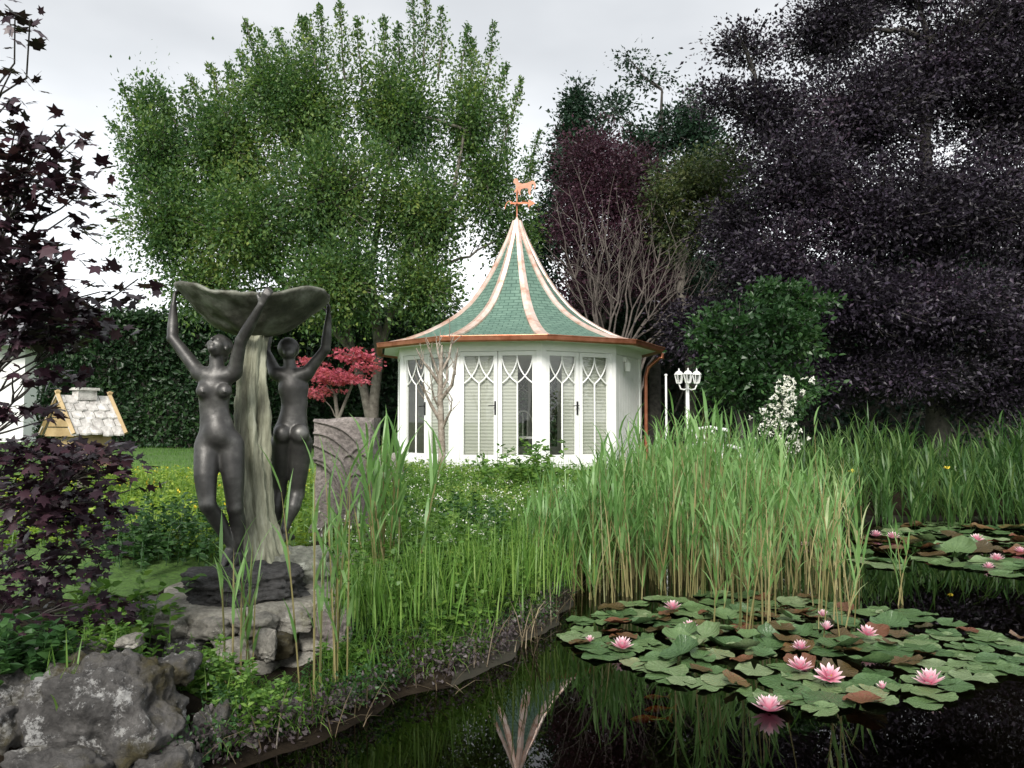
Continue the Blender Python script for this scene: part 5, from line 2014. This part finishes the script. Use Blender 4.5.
tree('conifer', 'dark green conifer tip standing above the purple plum', 'tree', tb, [([tb, A(577, 300), A(576, 90)], [.2, .14, .03])],
     [((577, 105, 23), (13, 24, .5), .4), ((577, 135, 23), (22, 26, .8), .7), ((565, 170, 23), (26, 30, .9), .7), ((550, 230, 23), (26, 46, 1), .9), ((530, 290, 23), (30, 46, 1), .9)], 'leaf_dark', 'bark_dark', 700, 22, .35, .12, .04)
tb = at(655, 455, 23.5)
tb[2] = .45
A = lambda px, py, Y=23.5: at(px, py, Y)
tree('thin_tree', 'thin bluish green tree with sparse top sprays between plum and purple beech', 'tree', tb, [([tb, A(655, 300), A(660, 150), A(662, 90)], [.2, .15, .08, .03])],
     [((645, 190, 23), (50, 40, 1.2), 1), ((670, 250, 23), (60, 50, 1.2), 1.2), ((700, 310, 22.5), (50, 50, 1.2), 1.1), ((610, 310, 23), (60, 40, 1.2), 1), ((560, 330, 23), (40, 30, 1.2), .6), ((668, 135, 23.5), (34, 24, .9), .6), ((615, 110, 23.5), (20, 22, .8), .25), ((705, 140, 23.5), (26, 30, .9), .5), ((735, 210, 23), (36, 50, 1), .8), ((640, 150, 23.5), (24, 24, .9), .5), ((690, 120, 23.5), (22, 18, .8), .35), ((650, 80, 23.5), (36, 12, .8), .1), ((695, 95, 23.5), (26, 8, .8), .06), ((700, 170, 23.5), (30, 26, .9), .6), ((630, 60, 23.5), (16, 6, .5), .06)],
     'leaf_dark', 'bark_dark', 1500, 22, .42, .12, .04)
tb = at(690, 455, 19)
tb[2] = .45
A = lambda px, py, Y=19: at(px, py, Y)
tree('yellowing_tree', 'olive yellowish tree with grey limbs between plum and purple beech', 'tree', tb, [([tb, A(690, 360), A(680, 290), A(690, 220)], [.15, .12, .09, .04])],
     [((690, 180, 19), (44, 28, 1.2), .8), ((665, 205, 18.8), (26, 22, 1), .45), ((715, 200, 18.7), (34, 34, 1.1), .7), ((735, 165, 19), (24, 22, 1), .35), ((680, 235, 19), (40, 24, 1), .5)],
     'leaf_yellow', 'bark', 480, 24, .36, .1, .05)

# bare grey branches fanning out behind the eaves
tb = at(612, 455, 18)
tb[2] = .45
A = lambda px, py, Y=18: at(px, py, Y)
root = thing('bare_shrub', 'leafless grey shrub fanning its twigs out behind the right eaves', 'shrub', tuple(tb))
mb = MB()
for (tx, ty) in [(560, 245), (578, 225), (592, 215), (606, 232), (622, 222), (640, 235), (660, 228), (684, 240), (700, 262), (716, 285), (722, 308), (706, 325), (660, 255), (630, 262), (675, 290), (690, 308), (610, 258), (585, 262), (735, 262), (745, 300)]:
    Y_ = 18 + rng.uniform(-1.1, 1.1)
    s_ = A(612 + (tx - 620) * .28 + rng.normal() * 4, 355 + rng.normal() * 8, 18 + (Y_ - 18) * .3)
    limb(mb, [tb[0] + rng.normal() * .12, tb[1] + rng.normal() * .12, .45], s_, .042, .03, 6, .05, 6)
    e = at(tx, ty, Y_)
    P = limb(mb, s_, e, .028, .007, 9, .1, 6, sag=.05)
    for i_ in range(9):
        p_ = P[rng.integers(3, 9)]
        d = norm(e - s_) + rdir(1, .25)[0] * .75
        Q = limb(mb, p_, p_ + norm(d) * rng.uniform(.4, 1.1), .013, .004, 5, .12, 4)
        for j_ in range(2):
            limb(mb, Q[2 + j_], Q[2 + j_] + (norm(d) + rdir(1, .3)[0] * .8) * rng.uniform(.2, .5), .007, .003, 4, .12, 3)
mb.build('branches', M['bark_shrub'], root, tb)

# copper beech filling the right side
tb = at(937, 450, 16)
tb[2] = .45
A = lambda px, py, Y=16: at(px, py, Y)
stems = [([tb, A(937, 390), A(934, 330), A(930, 240), A(925, 140), A(930, 40)], [.24, .21, .19, .16, .11, .05]),
         ([A(934, 330), A(880, 260), A(820, 190), A(770, 130)], [.13, .11, .08, .04]), ([A(932, 280), A(985, 220), A(1040, 150)], [.12, .1, .05]), ([A(936, 370), A(860, 330), A(790, 300)], [.1, .08, .04]), ([A(936, 370), A(1010, 330), A(1070, 310)], [.1, .08, .04])]
bl = [((860, 120, 16), (80, 80, 1.8), 1.3), ((945, 70, 16.2), (80, 85, 1.8), 1.4), ((1020, 110, 16), (70, 100, 1.8), 1.2), ((800, 180, 15.6), (62, 62, 1.5), 1), ((880, 220, 15.2), (85, 65, 1.7), 1.3),
      ((970, 210, 15.4), (85, 75, 1.7), 1.3), ((1050, 250, 15.6), (60, 80, 1.6), .9), ((768, 110, 16), (36, 42, 1.1), .4), ((770, 262, 15.6), (52, 46, 1.3), .7), ((850, 305, 15), (85, 50, 1.6), 1.2),
      ((945, 310, 14.8), (80, 52, 1.6), 1.1), ((1030, 345, 15), (60, 50, 1.5), .6), ((830, 30, 16.4), (52, 40, 1.3), .6), ((745, 45, 16), (34, 13, .8), .14), ((905, 375, 14.8), (70, 26, 1.3), .5),
      ((830, 375, 15.6), (60, 34, 1.3), .6), ((700, 330, 17), (40, 40, 1.2), .5), ((735, 230, 16.4), (30, 36, 1), .3), ((990, 395, 15.5), (60, 30, 1.2), .5), ((905, -20, 16.2), (90, 40, 1.6), .7), ((722, 100, 16.3), (22, 16, .7), .1), ((1100, 180, 16), (60, 150, 1.6), .9), ((1015, 15, 16.2), (60, 45, 1.5), .6)]
tree('copper_beech', 'huge blackish purple beech covering the whole side of the pond', 'tree', tb, stems, bl, 'leaf_beech', 'bark_dark', 8800, 34, .46, .08, .07, shell=.6, flat=.45)

# green laurel bush and white rambler under the beech
tb = at(752, 450, 12.8)
tb[2] = .45
A = lambda px, py, Y=12.8: at(px, py, Y)
tree('laurel_bush', 'fresh green bush beside the lamp post in front of the purple beech', 'bush', tb, [([tb, A(752, 400), A(755, 350)], [.06, .05, .03]), ([tb, A(735, 400), A(722, 360)], [.05, .04, .02])],
     [((735, 345, 12.7), (36, 38, .8), .8), ((778, 335, 12.8), (42, 36, .8), .9), ((800, 300, 13), (28, 18, .5), .3), ((745, 385, 12.6), (40, 28, .7), .7), ((712, 335, 13), (20, 30, .5), .3), ((770, 295, 13), (26, 16, .5), .25), ((790, 390, 12.8), (34, 30, .6), .5)],
     'leaf_laurel', 'bark_dark', 560, 20, .26, .095, .02, tpl=T_LEAF6, flat=.35, shell=.6)
tb = at(784, 462, 11.3)
tb[2] = .4
root = tree('white_rose', 'white blossoming rose shrub rising behind the reeds', 'shrub', tb, [([tb, at(782, 430, 11.3), at(786, 395, 11.3)], [.025, .02, .012]), ([tb, at(770, 430, 11.3), at(765, 405, 11.2)], [.02, .015, .01])],
            [((784, 410, 11.3), (20, 30, .3), .8), ((768, 430, 11.2), (16, 28, .3), .5), ((800, 395, 11.4), (16, 20, .3), .3)], 'herb_dark', 'bark_dark', 90, 12, .14, .05, .01)
mb = MB()
pts = []
for (px, py, sx_, sy_, n_) in [(784, 405, 11, 16, 70), (772, 425, 10, 13, 48), (790, 440, 10, 12, 40), (790, 390, 9, 8, 26), (812, 380, 10, 4, 5), (762, 440, 6, 10, 10)]:
    for _ in range(n_):
        pts.append(at(px + rng.normal() * sx_ * .75, py + rng.normal() * sy_ * .75, 11.1 + rng.normal() * .12))
pts = np.array(pts)
k_ = 7
pp_ = np.repeat(pts, k_, 0)
leaves(mb, pp_, rdir(len(pp_), .2) + np.array([0, -.4, 0]), rdir(len(pp_), .6) + np.array([0, -.6, 0]), rng.uniform(.03, .05, len(pp_)), T_LEAF6)
o = mb.build('blossoms', M['white_petal'], root, tb)

# small pruned bare tree before the pavilion doors
tb = at(441, 480, 11.4)
tb[2] = float(gz(tb[0], tb[1]))
A = lambda px, py, Y=11.4: at(px, py, Y)
root = thing('pruned_tree', 'small leafless pruned tree standing in front of the pavilion doors', 'tree', tuple(tb))
mb = MB()
tube(mb, [tb, A(442, 450), A(441, 420), A(440, 395), A(441, 365), A(442, 345)], [.06, .05, .046, .04, .03, .012], 10)
ST_ = [((440, 420), (431, 405), (425, 392), (423, 382), .03), ((441, 400), (452, 385), (455, 368), (458, 348), .03), ((440, 385), (430, 370), (422, 360), (416, 348), .028), ((440, 380), (433, 360), (430, 350), (427, 342), .022), ((441, 372), (449, 358), (451, 345), (454, 336), .024), ((441, 365), (438, 352), (437, 346), (436, 338), .02), ((441, 392), (447, 380), (447, 365), (449, 352), .022), ((442, 430), (447, 418), (451, 410), (452, 398), .024), ((440, 410), (434, 398), (432, 388), (430, 372), .018)]
for p0, p1, p2, p3, r_ in ST_:
    dy = rng.uniform(-.25, .25)
    tube(mb, [A(*p0), A(*p1, 11.4 + dy * .5), A(*p2, 11.4 + dy), A(*p3, 11.4 + dy * 1.3)], [r_, r_ * .8, r_ * .55, r_ * .25], 6)
    for _ in range(4):
        s_ = A(p2[0] + rng.normal() * 1.5, p2[1] + rng.normal() * 6, 11.4 + dy)
        limb(mb, s_, s_ + np.array([rng.normal() * .1, rng.normal() * .1, rng.uniform(.08, .28)]), .008, .003, 4, .1, 4)
mb.build('trunk', M['bark_bare'], root, tb, True)

# purple japanese maple at the left, close to the camera
tb = np.array([-2.35, 3.5, .4])
root = thing('purple_maple', 'dark purple maple with large pointed leaves reaching in beside the boulders', 'tree', tuple(tb))
tw, lv = MB(), MB()
tube(tw, [tb, tb + [.05, -.05, .5], tb + [.0, -.1, 1.1], tb + [.02, -.25, 1.8], tb + [.05, -.4, 2.6]], [.06, .05, .045, .035, .02], 9)
SP = [  # px, py, Y, radius px (x, y), leaves
    (15, 20, 2.6, 22, 22, 16), (30, 20, 2.5, 8, 6, 3), (12, 70, 2.6, 16, 16, 12), (10, 100, 2.6, 16, 12, 8), (15, 130, 2.7, 18, 14, 22), (65, 124, 2.7, 8, 6, 4), (75, 140, 2.65, 10, 7, 5),
    (35, 145, 2.7, 30, 9, 26), (20, 165, 2.7, 26, 12, 30), (75, 165, 2.7, 28, 9, 12), (55, 185, 2.7, 36, 14, 32), (15, 195, 2.7, 26, 22, 45), (85, 190, 2.7, 16, 6, 5), (70, 215, 2.75, 30, 18, 16), (22, 245, 2.8, 34, 20, 55), (70, 255, 2.8, 16, 7, 5),
    (15, 290, 3.0, 40, 20, 100), (45, 305, 3.05, 40, 18, 60), (15, 265, 2.9, 30, 14, 40), (50, 315, 3.1, 44, 16, 60), (48, 340, 3.1, 22, 12, 40), (12, 338, 3.1, 28, 10, 46), (18, 412, 3.15, 30, 11, 46), (40, 378, 3.1, 20, 8, 16), (60, 372, 3.15, 20, 7, 10), (100, 292, 3.0, 30, 8, 14), (138, 279, 2.9, 12, 6, 5), (90, 330, 3.1, 26, 12, 20), 
    (95, 446, 3.3, 34, 7, 26), (22, 452, 3.3, 40, 16, 110), (72, 462, 3.3, 44, 16, 90), (115, 468, 3.3, 22, 13, 26), (130, 490, 3.3, 18, 6, 7), (40, 500, 3.4, 48, 26, 200), (85, 515, 3.5, 32, 24, 80), (20, 560, 3.5, 34, 30, 110), (70, 570, 3.6, 30, 32, 70), (15, 610, 3.5, 26, 22, 50), (100, 540, 3.6, 20, 26, 26), (75, 615, 3.5, 26, 20, 30), (115, 610, 3.7, 20, 20, 16)]
for (px, py, Y, rx, ry, n_) in SP:
    n_ = int(n_ * (1.35 if py < 150 else 1.9 if py < 240 else 2.1 if py < 380 else 1.6))
    c = at(px, py, Y)
    h_ = min(max(c[2] - .25, .45), 2.9) - .4
    s_ = tb + np.array([.02, -.1, h_ * .85])
    P = limb(tw, s_, c, .007, .0025, 8, .1, 5, sag=.05)
    d = rdir(n_)
    pos = c + d * (rng.random(n_) ** .4)[:, None] * np.array([rx * Y / F * 1.15, .17 if py < 200 else .28, ry * Y / F * 1.15])
    if n_ > 30:
        for i_ in range(4):
            limb(tw, P[5], pos[i_], .005, .002, 5, .1, 4)
    ax = pos - s_
    ax[:, 2] *= .3
    ax = norm(ax) + rng.normal(size=(n_, 3)) * .5
    ax[:, 2] -= .25
    nr = rng.normal(size=(n_, 3)) * .38 + np.array([0, -.12, 1])
    leaves(lv, pos, ax, nr, rng.uniform(.04, .085, n_), T_PALM)
tw.build('trunk', M['bark_dark'], root, tb, True)
lv.build('crown', M['leaf_maple'], root, tb)


# ------------------------------------------------------------------ water lilies
def pad_mesh(seed, m, cup=0.0, curl=.0):
    rs = np.random.default_rng(seed)
    n_, k_ = 40, 6
    a0 = .16
    an_ = np.linspace(a0, 2 * PI - a0, n_)
    edge = 1 + .04 * np.sin(an_ * 3 + seed * 1.7) + .03 * np.sin(an_ * 7 + seed * 2) + .02 * rs.normal(size=n_)
    V = [[.05, 0, .004]]
    for i_ in range(1, k_ + 1):
        t = i_ / k_
        for a_, e in zip(an_, edge):
            r_ = t * (1 + (e - 1) * t ** 2)
            z = cup * t ** 2 + .012 * math.sin(a_ * 13) * t + curl * max(0, math.cos(a_ - seed)) ** 3 * t ** 4 + .09 * t ** 6 * max(0, math.sin(a_ * 3 + seed)) ** 2 + .05 * t ** 3 * math.sin(a_ * 5 + seed * 3) * (1 if m == 'pad_red' or cup else .35)
            V.append([r_ * math.cos(a_), r_ * math.sin(a_), z])
    Fc = [[0, 1 + j_, 2 + j_] for j_ in range(n_ - 1)]
    for i_ in range(k_ - 1):
        for j_ in range(n_ - 1):
            b_ = 1 + i_ * n_ + j_
            Fc.append([b_, b_ + n_, b_ + n_ + 1, b_ + 1])
    mb = MB()
    mb.add(V, Fc)
    return mb.mesh('lily_pad', M[m], (0, 0, 0), True)


PADG = [pad_mesh(i_, 'pad_green', .0, .12 * (i_ % 2)) for i_ in range(6)]
PADR = [pad_mesh(20 + i_, 'pad_red', .05, .22) for i_ in range(5)]
PADC = [pad_mesh(40 + i_, 'pad_green', .16, .35) for i_ in range(4)]


def inpoly(p, W):
    ins = False
    for (ax, ay), (bx, by) in zip(W, np.roll(W, -1, 0)):
        if (ay > p[1]) != (by > p[1]) and p[0] < (bx - ax) * (p[1] - ay) / (by - ay) + ax:
            ins = not ins
    return ins


def raft(poly, n, rmin, rmax, labels, groups, pr_red, core, seed):
    rs = np.random.default_rng(seed)
    W = np.array([on(px, py)[:2] for px, py in poly])
    C_ = np.array([on(*core)[:2]])[0]
    lo, hi = W.min(0), W.max(0)
    got = []
    tries = 0
    while len(got) < n and tries < 60000:
        tries += 1
        p = rs.uniform(lo, hi)
        if not inpoly(p, W):
            continue
        r_ = rs.uniform(rmin, rmax)
        f_ = .46 if tries < 15000 else .38
        if any((p[0] - q_[0]) ** 2 + (p[1] - q_[1]) ** 2 < (f_ * (r_ + q_[2])) ** 2 for q_ in got):
            continue
        got.append((p[0], p[1], r_))
    for i_, (x, y, r_) in enumerate(got):
        dcore = math.hypot((x - C_[0]) / 1.1, (y - C_[1]) / .8)
        r_ = r_ * 1.0
        red = rs.random() < pr_red * (1.25 if dcore < .9 else .35)
        cup = (not red) and dcore < .8 and rs.random() < .45
        me = (PADR if red else PADC if cup else PADG)
        o = bpy.data.objects.new('lily_pad', me[rs.integers(len(me))])
        COL.objects.link(o)
        lift = rs.random()
        r_ *= .82 if red else 1.0
        o.scale = (r_, r_ * rs.uniform(.9, 1.0), r_)
        til = rs.normal() * (.13 if red else .16 if cup else .018)
        til2 = rs.normal() * (.1 if red else .12 if cup else .018)
        o.location = (x, y, .004 + .012 * lift + (.025 * rs.random() + abs(til) * r_ * .55 if (red or cup) else 0))
        o.rotation_euler = (til, til2, rs.uniform(0, 6.28))
        j_ = 1 if red else 0
        tag(o, labels[j_], 'lily pad', groups[j_])
    return got


near = raft([(560, 636), (578, 616), (640, 600), (720, 594), (800, 598), (870, 606), (930, 616), (985, 634), (1035, 640), (1050, 672), (985, 684), (945, 700), (895, 713), (835, 720), (775, 712), (730, 702), (680, 690), (650, 672), (610, 660), (580, 648)],
            224, .069, .123, ['flat green lily pad floating in the near raft', 'red-brown upturned lily pad in the near raft'],
            ['green lily pads of the near raft', 'red-brown lily pads of the near raft'], .3, (770, 640), 3)
far = raft([(850, 566), (853, 535), (880, 524), (960, 524), (1045, 528), (1060, 578), (1000, 577), (930, 574)], 74, .13, .2,
           ['green lily pad of the far raft before the shaded reeds', 'rusty brown lily pad of the far raft before the shaded reeds'],
           ['green lily pads of the far raft', 'brown lily pads of the far raft'], .55, (950, 550), 4)


def lily_meshes(seed, openness):
    rs = np.random.default_rng(seed)
    mb = MB()
    for wi, (n_, el, ln_, wd, z0) in enumerate([(9, .18, .072, .026, .002), (8, .55, .066, .024, .008), (7, .95, .055, .02, .012), (5, 1.25, .042, .016, .014)]):
        for i_ in range(n_):
            a = 2 * PI * (i_ + .5 * (wi % 2)) / n_ + rs.normal() * .06
            e = el * (2 - openness) + rs.normal() * .06 + (.35 if openness < .7 else 0)
            V = []
            for t, w_ in ((0, .35), (.3, .85), (.6, 1), (.85, .6), (1, .08)):
                cu = .012 * math.sin(t * PI) * -1
                rr = .006 + ln_ * t * math.cos(e) + (-cu) * math.sin(e) * -.4
                zz_ = z0 + ln_ * t * math.sin(e) + .25 * ln_ * t * t
                for sg in (-1, 0, 1):
                    s_ = sg * wd / 2 * w_
                    zc = zz_ + (abs(sg) * .004 * w_)
                    V.append([rr * math.cos(a) - s_ * math.sin(a), rr * math.sin(a) + s_ * math.cos(a), zc])
            Fc = []
            for r_ in range(4):
                for c_ in range(2):
                    b_ = r_ * 3 + c_
                    Fc.append([b_, b_ + 1, b_ + 4, b_ + 3])
            mb.add(V, Fc)
    pm = mb.mesh('petals', M['petal'], (0, 0, 0), True)
    mb = MB()
    for i_ in range(30):
        a = rs.uniform(0, 6.28)
        r_ = rs.uniform(.003, .014)
        tube(mb, [[r_ * .5 * math.cos(a), r_ * .5 * math.sin(a), .012], [r_ * math.cos(a), r_ * math.sin(a), .036]], [.0016, .0018], 4)
    sm = mb.mesh('stamens', M['yellow_petal'], (0, 0, 0))
    return pm, sm


LM = [lily_meshes(1, 1.0), lily_meshes(2, .9), lily_meshes(3, .5)]
FL = [(769, 711, 1.2, 0, .01, 'largest pink water lily, at the front tip of the near raft'), (622, 648, 1.05, 1, .03, 'pink water lily alone on the left edge of the near raft'),
      (673, 609, 1.0, 0, .07, 'pink water lily at the left back of the near raft beside straw stems'), (690, 628, .8, 1, .04, 'small pale water lily among flat pads left of the reeds in the raft'),
      (801, 649, .85, 1, .05, 'pink water lily standing directly behind another lily in mid raft'), (800, 669, 1.05, 0, .04, 'pink water lily in mid raft before its smaller twin'),
      (829, 679, 1.15, 1, .04, 'wide open pink water lily right of the mid raft pair'), (867, 635, .95, 0, .06, 'pink water lily between reeds and the right half of the raft'),
      (930, 684, 1.2, 1, .03, 'pale pink water lily on the right front of the near raft'), (826, 629, .75, 2, .07, 'half closed pink water lily touching the reed stems'),
      (823, 616, .6, 2, .1, 'tiny pink water lily bud above the half closed one'), (590, 641, .5, 2, .04, 'small pink bud at the far left of the near raft'), (883, 688, .5, 2, .02, 'small pale bud lying between pads at the front right'),
      (805, 545, .7, 1, .02, 'lone pink water lily far back among the reed stems'),
      (876, 536, 1.1, 1, .03, 'leftmost pink lily of the two close blooms in the far raft'), (893, 538, 1.2, 0, .03, 'rounder pink lily right beside another in the far raft'),
      (977, 541, 1.25, 1, .04, 'pink lily at the back right of the far raft'), (997, 560, 1.1, 0, .03, 'pale open lily in the front right of the far raft'), (989, 568, .9, 1, .01, 'lowest pink lily at the front edge of the far raft'), (1020, 552, .9, 1, .02, 'pink lily cut by the picture edge in the far raft')]
for px, py, s_, mi_, dz, lab in FL:
    p = on(px, py, dz)
    p[2] = dz - .004
    root = thing('water_lily', lab, 'water lily', tuple(p), 'pink water lilies on the pond')
    for nm, me in zip(('petals', 'stamens'), LM[mi_]):
        o = bpy.data.objects.new(nm, me)
        COL.objects.link(o)
        o.parent = root
    s_ *= .84
    root.scale = (s_, s_, s_)
    root.rotation_euler = (rng.normal() * .12, rng.normal() * .12, rng.uniform(0, 6))

# ------------------------------------------------------------------ goldfish
for px, py, s_, az_, lab in [(655, 697, .07, .1, 'orange goldfish nearest the lily raft'), (658, 709, .085, .2, 'middle orange goldfish of the three under the water'), (648, 719, .1, .05, 'faintest goldfish, furthest from the lily raft')]:
    c = on(px, py, -.03)
    mb = MB()
    t = np.linspace(0, 1, 9)
    r_ = np.array([.02, .12, .18, .2, .18, .14, .09, .05, .03])
    d = np.array([math.cos(az_), math.sin(az_), 0])
    w_ = np.array([-d[1], d[0], 0])
    rings = []
    for ti, ri in zip(t, r_):
        a = np.arange(8) * PI / 4
        rings.append(c + d * (ti - .5) * s_ * 1.6 + s_ * ri * (np.cos(a)[:, None] * w_ * .7 + np.sin(a)[:, None] * EZ))
    V = np.concatenate(rings)
    mb.add(V, [[i_ * 8 + j_, i_ * 8 + (j_ + 1) % 8, (i_ + 1) * 8 + (j_ + 1) % 8, (i_ + 1) * 8 + j_] for i_ in range(8) for j_ in range(8)])
    root = thing('goldfish', lab, 'fish', tuple(c), 'goldfish in the pond')
    mb.build('body', M['fish'], root, c, True)
    mb = MB()
    e = c + d * s_ * .78
    plate_ = [e, e + d * s_ * .35 + EZ * s_ * .22, e + d * s_ * .27, e + d * s_ * .35 - EZ * s_ * .22]
    mb.add([p_ + w_ * k2 for k2 in (-.002, .002) for p_ in plate_], [[0, 1, 2, 3], [7, 6, 5, 4], [0, 4, 5, 1], [1, 5, 6, 2], [2, 6, 7, 3], [3, 7, 4, 0]])
    mb.build('tail_fin', M['fish'], root, c)
